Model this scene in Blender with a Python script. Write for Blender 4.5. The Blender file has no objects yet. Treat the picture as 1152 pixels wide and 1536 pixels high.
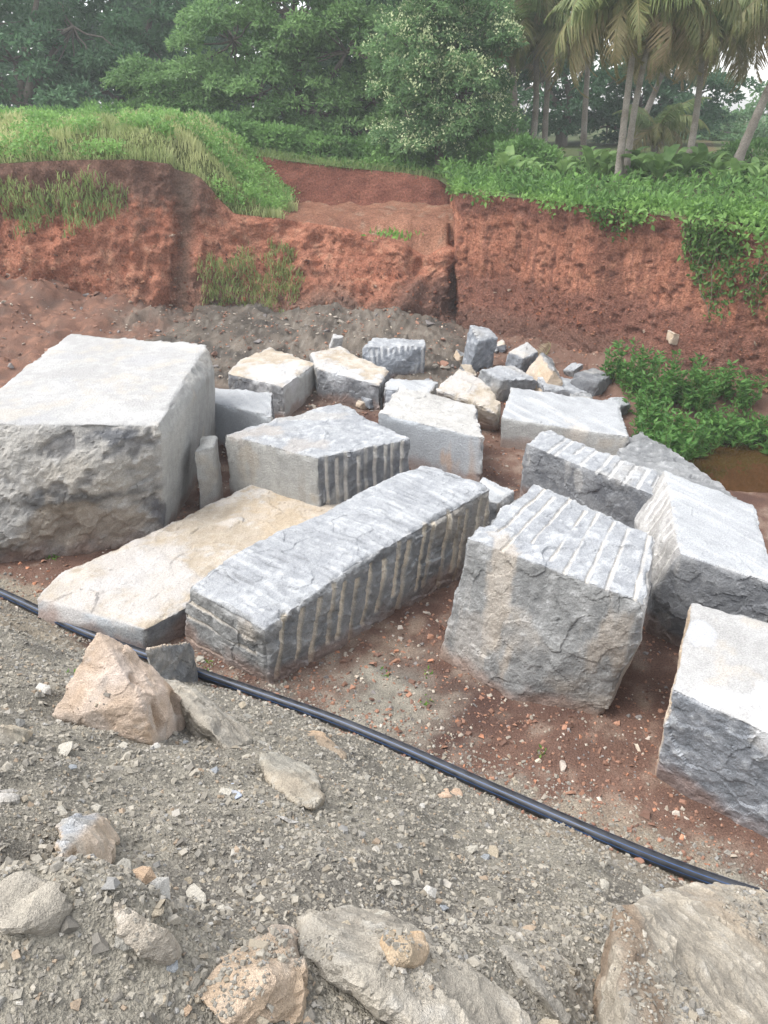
import bpy, bmesh, math, random
import numpy as np
from mathutils import Vector
random.seed(7); RNG = np.random.default_rng(7)
SC = bpy.context.scene
COL = SC.collection

# ------------------------------------------------------------------ camera, sky, sun, exposure
EYE = 5.0; FPX = 1154.0; PITCH = math.radians(28.0)
cam_d = bpy.data.cameras.new('camera'); cam = bpy.data.objects.new('camera', cam_d); COL.objects.link(cam)
cam.location = (0, 0, EYE); cam.rotation_euler = (math.radians(90) - PITCH, 0, 0)
cam_d.sensor_fit = 'VERTICAL'; cam_d.sensor_height = 36; cam_d.lens = FPX / 1536 * 36
cam_d.clip_start = 0.05; cam_d.clip_end = 1000
SC.camera = cam
SUN_EL = math.radians(60); SUN_AZ = math.radians(-98)      # azimuth from +Y, clockwise towards +X
w = bpy.data.worlds.new('World'); SC.world = w; w.use_nodes = True
nt = w.node_tree; nt.nodes.clear()
sky = nt.nodes.new('ShaderNodeTexSky'); sky.sky_type = 'NISHITA'; sky.sun_disc = False
sky.sun_elevation = SUN_EL; sky.sun_rotation = SUN_AZ; sky.air_density = 1.0; sky.dust_density = 1.5; sky.ozone_density = 1.0
hsv = nt.nodes.new('ShaderNodeHueSaturation'); hsv.inputs['Saturation'].default_value = 0.22
bg = nt.nodes.new('ShaderNodeBackground'); bg.inputs['Strength'].default_value = 0.15
wo = nt.nodes.new('ShaderNodeOutputWorld')
nt.links.new(sky.outputs[0], hsv.inputs['Color']); nt.links.new(hsv.outputs[0], bg.inputs['Color']); nt.links.new(bg.outputs[0], wo.inputs['Surface'])
sd = bpy.data.lights.new('sun', 'SUN'); sd.energy = 1.2; sd.angle = math.radians(32); sd.color = (1, 0.965, 0.92)
sun = bpy.data.objects.new('sun', sd); COL.objects.link(sun)
sdir = Vector((math.sin(SUN_AZ) * math.cos(SUN_EL), math.cos(SUN_AZ) * math.cos(SUN_EL), math.sin(SUN_EL)))
sun.rotation_euler = sdir.to_track_quat('Z', 'Y').to_euler(); sun.location = sdir * 40
SC.view_settings.view_transform = 'Standard'; SC.view_settings.look = 'None'
SC.view_settings.gamma = 1; SC.view_settings.use_curve_mapping = False
SC.view_settings.exposure = 1.62

# ------------------------------------------------------------------ measuring helpers: a sight line and where it meets a height or a depth
def ray(px, py):
    dx = (px - 576) / FPX; dy = (768 - py) / FPX
    return np.array([dx, math.cos(PITCH) + dy * math.sin(PITCH), -math.sin(PITCH) + dy * math.cos(PITCH)])
def PZ(px, py, z=0.0):
    d = ray(px, py); return np.array([0, 0, EYE]) + (z - EYE) / d[2] * d
def PY(px, py, Y):
    d = ray(px, py); return np.array([0, 0, EYE]) + Y / d[1] * d

# ------------------------------------------------------------------ noise (numpy)
def _hash(ix, iy, iz, seed):
    h = (ix.astype(np.int64) * 374761393 + iy.astype(np.int64) * 668265263 + iz.astype(np.int64) * 2147483647 + seed * 1274126177) & 0xffffffff
    h = ((h ^ (h >> 13)) * 1274126177) & 0xffffffff
    h = ((h ^ (h >> 16)) * 2246822519) & 0xffffffff
    return ((h ^ (h >> 15)) & 0xffffff) / float(0xffffff)
def vnoise(P, seed=0):
    i = np.floor(P); f = P - i; f = f * f * f * (f * (f * 6 - 15) + 10)
    ix, iy, iz = i[:, 0], i[:, 1], i[:, 2]; fx, fy, fz = f[:, 0], f[:, 1], f[:, 2]
    r = 0
    for a in (0, 1):
        for b in (0, 1):
            for c in (0, 1):
                r = r + _hash(ix + a, iy + b, iz + c, seed) * (fx if a else 1 - fx) * (fy if b else 1 - fy) * (fz if c else 1 - fz)
    return r * 2 - 1
ROT = np.array([[0.36, 0.48, -0.8], [-0.8, 0.6, 0.0], [0.48, 0.64, 0.6]])
def fbm(P, octv=4, seed=0, gain=0.5, lac=2.03):
    r = np.zeros(len(P)); a = 1.0; t = 0.0; Q = P @ ROT.T
    for o in range(octv):
        r += a * vnoise(Q, seed + o * 17); t += a; a *= gain; Q = (Q * lac) @ ROT.T + 3.7
    return r / t * 1.6
def ridged(P, octv=3, seed=0): 
    r = np.zeros(len(P)); a = 1.0; t = 0; Q = P @ ROT.T
    for o in range(octv):
        r += a * (1 - np.abs(vnoise(Q, seed + o * 13)) * 2); t += a; a *= .5; Q = (Q * 2.1) @ ROT.T + 1.3
    return r / t
def facets(P, scale, seed):
    """broken-stone relief: every cell of a random mosaic is its own tilted plane"""
    Q = P * scale; Q = Q + .22 * np.stack([vnoise(Q * 1.7, seed + 1), vnoise(Q * 1.7 + 9, seed + 2), vnoise(Q * 1.7 + 17, seed + 3)], 1)
    ci = np.floor(Q); best = np.full(len(Q), 1e9); val = np.zeros(len(Q))
    for a in (-1, 0, 1):
        for b in (-1, 0, 1):
            for c in (-1, 0, 1):
                ix, iy, iz = ci[:, 0] + a, ci[:, 1] + b, ci[:, 2] + c
                h1 = _hash(ix, iy, iz, seed); h2 = (h1 * 977.13) % 1; h3 = (h1 * 7919.7) % 1
                dx = Q[:, 0] - ix - h1; dy = Q[:, 1] - iy - h2; dz = Q[:, 2] - iz - h3; d = dx * dx + dy * dy + dz * dz
                m = d < best; g1 = (h1 * 131.7) % 1 - .5; g2 = (h2 * 57.3) % 1 - .5; g3 = (h3 * 91.1) % 1 - .5
                val = np.where(m, ((h1 * 313.3) % 1 - .5) * .3 + 1.5 * (dx * g1 + dy * g2 + dz * g3), val); best = np.where(m, d, best)
    return val
def sstep(a, b, x):
    t = np.clip((x - a) / (b - a), 0, 1); return t * t * (3 - 2 * t)
def mixc(c0, c1, t): return np.asarray(c0)[None, :] * (1 - t)[:, None] + np.asarray(c1)[None, :] * t[:, None]
def blend(C, c1, t): return C * (1 - t)[:, None] + np.asarray(c1)[None, :] * t[:, None]

# ------------------------------------------------------------------ mesh helpers
def mkmesh(name, V, F, col=None, smooth=False):
    V = np.ascontiguousarray(V, dtype=np.float32); F = np.ascontiguousarray(F, dtype=np.int32)
    me = bpy.data.meshes.new(name); n, k = F.shape
    me.vertices.add(len(V)); me.vertices.foreach_set('co', V.ravel())
    me.loops.add(n * k); me.loops.foreach_set('vertex_index', F.ravel())
    me.polygons.add(n); me.polygons.foreach_set('loop_start', np.arange(0, n * k, k, dtype=np.int32))
    me.polygons.foreach_set('loop_total', np.full(n, k, dtype=np.int32))
    me.polygons.foreach_set('use_smooth', np.full(n, smooth, dtype=bool))
    if col is not None:
        a = me.color_attributes.new('Col', 'FLOAT_COLOR', 'POINT')
        c4 = np.ones((len(V), 4), dtype=np.float32); c4[:, :3] = np.clip(col, 0, 1)
        a.data.foreach_set('color', c4.ravel())
    me.update(calc_edges=True); me.validate()
    return me
def tag(o, label=None, cat=None, group=None, kind=None):
    if label: o['label'] = label
    if cat: o['category'] = cat
    if group: o['group'] = group
    if kind: o['kind'] = kind
    return o
def link(name, me, mat, parent=None, loc=None):
    if mat is not None and len(me.materials) == 0: me.materials.append(mat)
    o = bpy.data.objects.new(name, me); COL.objects.link(o)
    if loc is not None: o.location = loc
    if parent is not None: o.parent = parent
    return o
def mk(name, V, F, mat, col=None, smooth=False, parent=None, origin=None):
    V = np.asarray(V, float)
    if origin is not None: V = V - np.asarray(origin)[None, :]
    return link(name, mkmesh(name, V, F, col, smooth), mat, parent, origin)
def empty(name, loc):
    o = bpy.data.objects.new(name, None); COL.objects.link(o); o.location = loc; o.empty_display_size = .2; return o
def gridfaces(nr, nc):
    i = np.arange(nr - 1)[:, None] * nc + np.arange(nc - 1)[None, :]
    return np.stack([i, i + 1, i + nc + 1, i + nc], -1).reshape(-1, 4)
def tube(pts, rad, sides=8, cap=True):
    pts = np.asarray(pts, float); n = len(pts); rad = np.broadcast_to(rad, (n,))
    T = np.gradient(pts, axis=0); T /= np.linalg.norm(T, axis=1)[:, None] + 1e-9
    ref = np.array([0.13, 0.21, 1.0]) if abs(T[0, 2]) < .8 else np.array([1.0, .1, 0])
    A = np.cross(T, ref); A /= np.linalg.norm(A, axis=1)[:, None] + 1e-9
    B = np.cross(T, A)
    an = np.arange(sides) / sides * 2 * math.pi
    V = pts[:, None, :] + rad[:, None, None] * (np.cos(an)[None, :, None] * A[:, None, :] + np.sin(an)[None, :, None] * B[:, None, :])
    V = V.reshape(-1, 3); F = []
    i = np.arange(n - 1)[:, None] * sides; j = np.arange(sides)[None, :]; j2 = (j + 1) % sides
    F = np.stack([i + j, i + j2, i + sides + j2, i + sides + j], -1).reshape(-1, 4)
    if cap:
        V = np.vstack([V, pts[0], pts[-1]]); k = len(V)
        jj = np.arange(sides); c0 = np.stack([(jj + 1) % sides, jj, np.full(sides, k - 2), np.full(sides, k - 2)], -1)
        o = (n - 1) * sides
        # end fans as quads with two joined corners are avoided: use pairs of triangles through quads of three rim verts
        q = []
        for s in range(0, sides, 2):
            q.append([(s + 2) % sides, s + 1, s, k - 2]); q.append([o + s, o + s + 1, o + (s + 2) % sides, k - 1])
        F = np.vstack([F, np.array(q)])
    return V, F
class Bag:
    def __init__(s): s.V = []; s.F = []; s.C = []; s.n = 0
    def add(s, V, F, c=None):
        s.V.append(V); s.F.append(np.asarray(F) + s.n); s.n += len(V)
        s.C.append(np.zeros((len(V), 3)) if c is None else np.broadcast_to(np.asarray(c, float), (len(V), 3)))
    def get(s): return np.vstack(s.V), np.vstack(s.F), np.vstack(s.C)

# ------------------------------------------------------------------ materials
def mat_base(name):
    m = bpy.data.materials.new(name); m.use_nodes = True
    n = m.node_tree.nodes; n.clear(); out = n.new('ShaderNodeOutputMaterial'); return m, n, m.node_tree.links, out
def mat_attr(name, rough=.9, speck=(0.75, 1.2), sscale=120., b1=(55., .5), b2=(230., .3), bdist=.01, spec=.3):
    m, n, l, out = mat_base(name)
    p = n.new('ShaderNodeBsdfPrincipled'); p.inputs['Roughness'].default_value = rough; p.inputs['Specular IOR Level'].default_value = spec
    at = n.new('ShaderNodeAttribute'); at.attribute_name = 'Col'
    geo = n.new('ShaderNodeNewGeometry')
    ns = n.new('ShaderNodeTexNoise'); ns.inputs['Scale'].default_value = sscale; ns.inputs['Detail'].default_value = 3; ns.inputs['Roughness'].default_value = .7
    l.new(geo.outputs['Position'], ns.inputs['Vector'])
    mr = n.new('ShaderNodeMapRange'); mr.inputs['From Min'].default_value = .3; mr.inputs['From Max'].default_value = .7
    mr.inputs['To Min'].default_value = speck[0]; mr.inputs['To Max'].default_value = speck[1]; l.new(ns.outputs['Fac'], mr.inputs['Value'])
    vm = n.new('ShaderNodeVectorMath'); vm.operation = 'SCALE'; l.new(at.outputs['Color'], vm.inputs[0]); l.new(mr.outputs[0], vm.inputs['Scale'])
    l.new(vm.outputs[0], p.inputs['Base Color'])
    n1 = n.new('ShaderNodeTexNoise'); n1.inputs['Scale'].default_value = b1[0]; n1.inputs['Detail'].default_value = 4
    n2 = n.new('ShaderNodeTexNoise'); n2.inputs['Scale'].default_value = b2[0]; n2.inputs['Detail'].default_value = 2
    l.new(geo.outputs['Position'], n1.inputs['Vector']); l.new(geo.outputs['Position'], n2.inputs['Vector'])
    m1 = n.new('ShaderNodeMath'); m1.operation = 'MULTIPLY'; m1.inputs[1].default_value = b1[1]; l.new(n1.outputs['Fac'], m1.inputs[0])
    m2 = n.new('ShaderNodeMath'); m2.operation = 'MULTIPLY_ADD'; m2.inputs[1].default_value = b2[1]; l.new(n2.outputs['Fac'], m2.inputs[0]); l.new(m1.outputs[0], m2.inputs[2])
    bp = n.new('ShaderNodeBump'); bp.inputs['Strength'].default_value = .9; bp.inputs['Distance'].default_value = bdist
    l.new(m2.outputs[0], bp.inputs['Height']); l.new(bp.outputs[0], p.inputs['Normal']); l.new(p.outputs[0], out.inputs['Surface'])
    return m
M_ROCK = mat_attr('granite', .9, (.74, 1.22), 75., (34., .9), (150., .5), .016, .2)
M_STONE = mat_attr('weathered_stone', .92, (.7, 1.22), 130., (60., .7), (240., .5), .012)
M_SOIL = mat_attr('red_soil', .95, (.5, 1.35), 22., (12., 1.0), (48., .8), .09, .1)
M_GROUND = mat_attr('quarry_ground', .95, (.5, 1.3), 75., (45., .9), (150., .6), .022, .15)
M_PEB = mat_attr('gravel_stone', .92, (.75, 1.2), 300., (150., .5), (400., .3), .004, .2)
M_BARK = mat_attr('bark', .95, (.7, 1.2), 30., (18., .8), (70., .4), .03, .1)
def mat_leaf(name, trans=.42, rough=.55, var=.25):
    m, n, l, out = mat_base(name)
    at = n.new('ShaderNodeAttribute'); at.attribute_name = 'Col'
    p = n.new('ShaderNodeBsdfPrincipled'); p.inputs['Roughness'].default_value = rough; p.inputs['Specular IOR Level'].default_value = .3
    t = n.new('ShaderNodeBsdfTranslucent'); mx = n.new('ShaderNodeMixShader'); mx.inputs[0].default_value = trans
    geo = n.new('ShaderNodeNewGeometry'); ns = n.new('ShaderNodeTexNoise'); ns.inputs['Scale'].default_value = 9.; l.new(geo.outputs['Position'], ns.inputs['Vector'])
    mr = n.new('ShaderNodeMapRange'); mr.inputs['To Min'].default_value = 1 - var; mr.inputs['To Max'].default_value = 1 + var; l.new(ns.outputs['Fac'], mr.inputs['Value'])
    vm = n.new('ShaderNodeVectorMath'); vm.operation = 'SCALE'; l.new(at.outputs['Color'], vm.inputs[0]); l.new(mr.outputs[0], vm.inputs['Scale'])
    l.new(vm.outputs[0], p.inputs['Base Color']); l.new(vm.outputs[0], t.inputs['Color'])
    l.new(p.outputs[0], mx.inputs[1]); l.new(t.outputs[0], mx.inputs[2]); l.new(mx.outputs[0], out.inputs['Surface'])
    return m
M_LEAF = mat_leaf('leaf'); M_GRASS = mat_leaf('grass_blade', .3, .6)
def mat_plain(name, c, rough, scale=20., var=.2):
    m, n, l, out = mat_base(name)
    p = n.new('ShaderNodeBsdfPrincipled'); p.inputs['Roughness'].default_value = rough
    ns = n.new('ShaderNodeTexNoise'); ns.inputs['Scale'].default_value = scale; ns.inputs['Detail'].default_value = 4
    geo = n.new('ShaderNodeNewGeometry'); l.new(geo.outputs['Position'], ns.inputs['Vector'])
    cr = n.new('ShaderNodeValToRGB'); cr.color_ramp.elements[0].position = .3; cr.color_ramp.elements[1].position = .75
    cr.color_ramp.elements[0].color = (*[x * (1 - var) for x in c], 1); cr.color_ramp.elements[1].color = (*[x * (1 + var) for x in c], 1)
    l.new(ns.outputs['Fac'], cr.inputs[0]); l.new(cr.outputs[0], p.inputs['Base Color'])
    mr = n.new('ShaderNodeMapRange'); mr.inputs['To Min'].default_value = rough * .7; mr.inputs['To Max'].default_value = min(1, rough * 1.4)
    l.new(ns.outputs['Fac'], mr.inputs['Value']); l.new(mr.outputs[0], p.inputs['Roughness'])
    l.new(p.outputs[0], out.inputs['Surface']); return m
M_PIPE = mat_plain('black_polythene', (.022, .024, .029), .45, 9., .75)
M_STRIPE = mat_plain('blue_stripe', (.02, .06, .16), .42, 14., .35)

# ------------------------------------------------------------------ terrain height
PIPE_PX = [(0, 889), (56, 915), (97, 936), (133, 952), (215, 982), (295, 1009), (395, 1043), (494, 1077), (586, 1115), (662, 1149), (719, 1175), (795, 1208), (894, 1252), (986, 1290), (1062, 1319), (1100, 1332)]
_pl = np.array([PZ(a, b, 0.1) for a, b in PIPE_PX])
def ypipe(X):
    X = np.asarray(X, float)
    y = np.interp(X, _pl[:, 0], _pl[:, 1])
    y = np.where(X < _pl[0, 0], _pl[0, 1] - (X - _pl[0, 0]) * .55, y)
    y = np.where(X > _pl[-1, 0], _pl[-1, 1] - (X - _pl[-1, 0]) * .4, y)
    return y
MOUNDS = []
def ground_z(X, Y, fine=True):
    X = np.asarray(X, float); Y = np.asarray(Y, float); sh = X.shape; X = X.ravel(); Y = Y.ravel()
    s = (ypipe(X) - Y) / 1.14
    sp = np.maximum(s, 0)
    z = 3.3 * np.tanh((sp / 4.4) ** 1.08 * 1.0) / np.tanh(1.0)
    z = np.minimum(z, 3.55)
    P2 = np.stack([X, Y, np.zeros_like(X)], 1)
    bump = fbm(P2 * .9, 3, 5) * .09 + fbm(P2 * 3.1, 3, 9) * .035
    bank = sstep(-.1, .5, s)
    z = z + bump * (.45 + .75 * bank)
    # floor climbs towards the back walls, heap of mud on the left, pond hollow on the right
    for mx_, my_, mr_, mh_ in MOUNDS: z = z + mh_ * np.exp(-((X - mx_) ** 2 + (Y - my_) ** 2) / mr_ ** 2)
    back = sstep(13.5, 19.5, Y) * (1 - sstep(0.3, 2.2, X))
    z = z + back * (.5 + .16 * fbm(P2 * .55 + 7, 3, 21) + .05 * ridged(P2 * .8, 4, 31) + .04 * fbm(P2 * 2.6, 3, 33)) + sstep(12.5, 15, Y) * (.04 * fbm(P2 * 3.4, 3, 35) )
    k_ = Y > 12.4
    if k_.any(): z[k_] += sstep(12.5, 15, Y[k_]) * (.13 * facets(P2[k_], 1.3, 37) + .085 * facets(P2[k_], 3.6, 39) + .04 * facets(P2[k_], 9., 43))
    left = sstep(-4.6, -8, X) * sstep(12.5, 18.5, Y); z = z + left * (.75 + .25 * fbm(P2 * 1.1, 3, 41))
    pond = sstep(4.5, 5.6, X - .12 * (Y - 11)) * sstep(9.9, 10.9, Y) * (1 - sstep(12.2, 13.3, Y)); z = z - pond * .62
    right = sstep(3.2, 5.5, X) * sstep(12.2, 14.5, Y); z = z + right * .25
    if fine: z = z + fbm(P2 * 11, 3, 40) * (.011 + .006 * bank)
    return z.reshape(sh)
def hit(px, py):
    d = ray(px, py); t = np.linspace(.5, 40, 3000); X = d[0] * t; Y = d[1] * t; Z = EYE + d[2] * t
    g = ground_z(X, Y, False); k = np.argmax(Z < g)
    if k == 0: return PZ(px, py, 0)
    t0, t1 = t[k - 1], t[k]
    a = (EYE + d[2] * t0) - g[k - 1]; b = g[k] - (EYE + d[2] * t1); tt = t0 + (t1 - t0) * a / (a + b + 1e-9)
    return np.array([0, 0, EYE]) + tt * d

_ms = []
for px, py, r_, h_ in [(60, 1400, .26, .2), (200, 1400, .2, .16), (230, 1450, .16, .1), (300, 1330, .22, -.10), (180, 1180, .3, -.08), (560, 1190, .3, .08), (700, 1330, .3, -.12), (850, 1290, .25, .10), (520, 1300, .3, .08), (380, 1250, .3, .06), (400, 1500, .22, .12), (640, 1480, .25, .10), (130, 1050, .25, .08), (900, 1480, .12, -.16), (30, 1180, .3, .1)]:
    h = hit(px, py); _ms.append((h[0], h[1], r_, h_))
MOUNDS = _ms
# ---- quarry floor and gravel bank: one sheet
ys = np.concatenate([np.arange(-4, .6, .2), np.arange(.6, 3.2, .03), np.arange(3.2, 7.5, .04), np.arange(7.5, 13, .05), np.arange(13, 26, .1)])
xs = np.concatenate([np.arange(-18, -10, .35), np.arange(-10, -6, .1), np.arange(-6, -2.2, .05), np.arange(-2.2, 2.4, .036), np.arange(2.4, 5.5, .05), np.arange(5.5, 20, .35)])
GX, GY = np.meshgrid(xs, ys); GZ = ground_z(GX, GY)
Vg = np.stack([GX.ravel(), GY.ravel(), GZ.ravel()], 1)
s = (ypipe(Vg[:, 0]) - Vg[:, 1]) / 1.14
P2 = Vg * np.array([1, 1, .3])
n1 = fbm(P2 * 1.1, 4, 51); n2 = fbm(P2 * 5., 4, 61); n3 = fbm(P2 * 18., 3, 71)
soil = mixc((.105, .06, .046), (.20, .12, .09), np.clip(.5 + .5 * n1 + .35 * n2, 0, 1))
soil = blend(soil, (.29, .185, .14), sstep(.1, .7, n2 + .3 * n3) * .5)
soil = blend(soil, (.085, .05, .042), sstep(.25, .8, -n1 + .4 * n3) * .6)
grav = mixc((.20, .185, .155), (.36, .33, .27), np.clip(.5 + .5 * n2 + .45 * n3, 0, 1))
grav = blend(grav * .88, (.12, .11, .098), sstep(.15, .7, fbm(P2 * 1.6 + 9, 4, 77)) * .65)
grav = blend(grav, (.31, .25, .18), sstep(.2, .8, fbm(P2 * .9 + 4, 3, 78)) * .5)
edge = s + .35 * n1 + .22 * n2
gm = sstep(-.35, .12, edge)
tongue = np.exp(-(((Vg[:, 0] + .05) / .55) ** 2 + ((Vg[:, 1] - 5.6) / .75) ** 2)) * 1.2
lefty = sstep(-2.7, -3.6, Vg[:, 0]) * sstep(8.4, 7.0, Vg[:, 1]) * .55
gm = np.clip(np.maximum(gm, np.clip(tongue + n2 * .4, 0, 1)), 0, 1)
mud = mixc((.085, .072, .06), (.19, .16, .13), np.clip(.5 + .5 * n1 + .3 * n2, 0, 1))
mud = blend(mud, (.06, .055, .05), sstep(.2, .7, fbm(P2 * np.array([.8, 2.2, 1]), 4, 79)) * .75); mud = blend(mud, (.27, .245, .21), sstep(.35, .8, n3 + .5 * n2) * .5)
mm = sstep(12.5, 15.5, Vg[:, 1] + n1) * (1 - sstep(1.5, 3.4, Vg[:, 0] + .6 * n1))
redback = sstep(-4.6, -6.2, Vg[:, 0] + .7 * n1) * sstep(11, 14, Vg[:, 1])
Cg = soil * (1 - gm)[:, None] + grav * gm[:, None]
Cg = Cg * (1 - mm)[:, None] + mud * mm[:, None]
Cg = blend(Cg, (.20, .105, .075), redback * .85); Cg = blend(Cg, (.36, .19, .125), redback * sstep(.1, .6, n3) * .6); Cg = blend(Cg, (.12, .09, .075), redback * sstep(.2, .7, n2) * .5)
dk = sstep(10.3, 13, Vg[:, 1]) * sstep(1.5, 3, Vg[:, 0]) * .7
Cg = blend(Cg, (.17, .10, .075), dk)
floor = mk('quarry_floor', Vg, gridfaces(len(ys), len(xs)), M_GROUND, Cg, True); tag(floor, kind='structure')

# ------------------------------------------------------------------ earth walls
def sheet(name, rows, nu, nv, disp, colf, mat, kind='structure', knots=None, sm=3):
    """rows: list of (k,3) control polylines from bottom to top"""
    rows = [np.asarray(r, float) for r in rows]; k = len(rows[0])
    mid = rows[len(rows) // 2]; L = np.concatenate([[0], np.cumsum(np.linalg.norm(np.diff(mid, axis=0), axis=1))]); L /= L[-1]
    u = np.linspace(0, 1, nu); R = []
    for r in rows:
        q = np.stack([np.interp(u, L, r[:, c]) for c in range(3)], 1)
        for _ in range(sm): q[1:-1] = (q[:-2] + 2 * q[1:-1] + q[2:]) / 4
        R.append(q)
    R = np.array(R); kv = np.linspace(0, 1, len(rows)) if knots is None else np.array(knots); v = np.linspace(0, 1, nv)
    G = np.empty((nv, nu, 3))
    for c in range(3):
        for i, vv in enumerate(v):
            j = min(np.searchsorted(kv, vv, side='right') - 1, len(kv) - 2); t = (vv - kv[j]) / (kv[j + 1] - kv[j])
            G[i, :, c] = R[j, :, c] * (1 - t) + R[j + 1, :, c] * t
    du = np.gradient(G, axis=1); dv = np.gradient(G, axis=0); N = np.cross(du, dv); N /= np.linalg.norm(N, axis=2)[:, :, None] + 1e-9
    V = G.reshape(-1, 3); N = N.reshape(-1, 3)
    vv = np.repeat(v, nu); uu = np.tile(u, nv)
    d = disp(V, uu, vv); V2 = V + N * d[:, None]
    C = colf(V2, uu, vv, d)
    o = mk(name, V2, gridfaces(nv, nu), mat, C, True); tag(o, kind=kind); return o, V2.reshape(nv, nu, 3)

RED = (.39, .155, .095); ORG = (.48, .225, .145); MAR = (.20, .088, .068); BRN = (.17, .115, .085); TOPS = (.15, .10, .075)
def cliff_disp(a, lf=1.1):
    def f(V, u, v):
        st = V * np.array([2.2, 2.2, .55])
        return a * (fbm(V * .7, 4, 101) * lf + ridged(st, 3, 111) * .5 + fbm(V * 4., 3, 121) * .32 + facets(V, 3.2, 123) * .3) * (.35 + .65 * sstep(0, .12, v)) * (1 - .6 * sstep(.9, 1, v))
    return f
# -- the near left cliff (mound face and bench face, one continuous cut)
FC = [(-620, 540, .3, 245), (-350, 512, .4, 240), (-120, 490, .45, 243), (0, 482, .45, 246), (100, 474, .5, 241), (200, 474, .5, 239), (262, 470, .5, 246), (300, 464, .5, 262),
      (322, 460, .5, 292), (350, 459, .5, 322), (430, 457, .45, 329), (520, 464, .4, 343), (600, 480, .25, 362), (638, 492, .1, 386), (664, 495, .1, 372), (692, 497, .1, 345)]
base = []; mid1 = []; mid2 = []; top = []
for px, py, z, ty in FC:
    b = PZ(px, py, z); t = PY(px, ty, b[1] + 1.15)
    if px >= 660:
        b = PY(px, py, b[1] + (.25 if px < 670 else 1.4)); b[2] = .1; t = PY(px, ty, b[1] + 1.2)
    base.append(b + [0, -.35, -.5]); top.append(t)
    m = b * .72 + t * .28; m[1] -= .05; mid1.append(m); m = b * .35 + t * .65; m[1] += .12; mid2.append(m)
def fc_col(V, u, v, d):
    a = fbm(V * 1.1, 4, 131); b = fbm(V * np.array([3.5, 3.5, .8]), 4, 141); c = fbm(V * 7, 3, 151)
    C = mixc(RED, ORG, np.clip(.5 + .55 * b + .4 * c, 0, 1))
    C = blend(C, (.33, .135, .085), sstep(.1, .8, a) * .7); lay = fbm(V * np.array([.5, .5, 5.5]), 3, 155); C = blend(C, (.27, .125, .085), sstep(.25, .6, lay) * .45)
    C = blend(C, (.48, .27, .175), sstep(.35, .9, c + .4 * b) * .5)
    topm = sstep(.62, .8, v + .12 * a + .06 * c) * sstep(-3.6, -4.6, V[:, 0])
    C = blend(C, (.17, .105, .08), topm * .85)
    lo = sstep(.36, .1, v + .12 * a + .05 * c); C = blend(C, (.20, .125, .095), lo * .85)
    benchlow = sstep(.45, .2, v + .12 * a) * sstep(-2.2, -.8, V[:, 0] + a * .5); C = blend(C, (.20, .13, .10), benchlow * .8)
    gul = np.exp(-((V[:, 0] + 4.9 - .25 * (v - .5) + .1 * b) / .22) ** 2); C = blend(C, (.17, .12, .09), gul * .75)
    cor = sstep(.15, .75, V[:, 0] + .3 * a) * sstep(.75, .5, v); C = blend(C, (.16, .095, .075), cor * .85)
    return C
def fc_disp(V, u, v):
    g = np.exp(-((V[:, 0] + 4.9 - .25 * (v - .5)) / .25) ** 2)
    return cliff_disp(.26)(V, u, v) - .3 * g * sstep(0, .2, v)
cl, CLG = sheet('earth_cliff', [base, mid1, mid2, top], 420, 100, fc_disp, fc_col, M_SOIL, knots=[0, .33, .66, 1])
# -- top of the mound and the bench behind the cut: runs from the cliff edge back to the rear wall
W3 = [(-900, 240, 2.6), (-350, 262, 2.6), (0, 275, 2.5), (200, 285, 2.4), (330, 296, 2.35), (400, 305, 2.3), (480, 309, 2.3), (560, 309, 2.3), (650, 309, 2.3), (700, 309, 2.3)]
W3b = np.array([PZ(*q) for q in W3]); W3b[:, 1] = np.maximum(24.2, np.minimum(W3b[:, 1], 25.5))
edge_pts = CLG[-1]
nv = 46; T = np.linspace(0, 1, nv)
eX = edge_pts[:, 0]; back = np.stack([eX * 1.22, np.full_like(eX, 25.6), np.zeros_like(eX)], 1)
MV = np.empty((nv, len(eX), 3))
for i, t in enumerate(T):
    p = edge_pts * (1 - t) + back * t
    X = p[:, 0]; bench = 2.32
    flank = sstep(-2.4, -5.6, X)
    zt = bench + (4.15 + .35 * np.sin(np.clip((p[:, 1] - 19.5) / 5, 0, 1) * 1.7) - bench) * flank
    zt = zt + fbm(np.stack([X, p[:, 1], X * 0], 1) * .8, 3, 161) * .14 + fbm(np.stack([X, p[:, 1], X * 0], 1) * 3.1, 3, 163) * .06
    k = sstep(0, .14, t); p[:, 2] = edge_pts[:, 2] * (1 - k) + zt * k
    if t == 0: p[:, 2] = edge_pts[:, 2]
    MV[i] = p
mv = MV.reshape(-1, 3); a = fbm(mv * .9, 4, 171); c = fbm(mv * 4, 3, 181)
mc = mixc((.22, .10, .065), (.36, .18, .115), np.clip(.5 + .5 * a + .3 * c, 0, 1))
mc = blend(mc, (.30, .21, .15), sstep(.3, .8, c) * .6); mc = blend(mc, (.13, .15, .055), sstep(-2.6, -3.4, mv[:, 0] + .3 * a))
mound = mk('mound_top', mv, gridfaces(nv, len(eX)), M_SOIL, mc, True); tag(mound, kind='structure')
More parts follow.
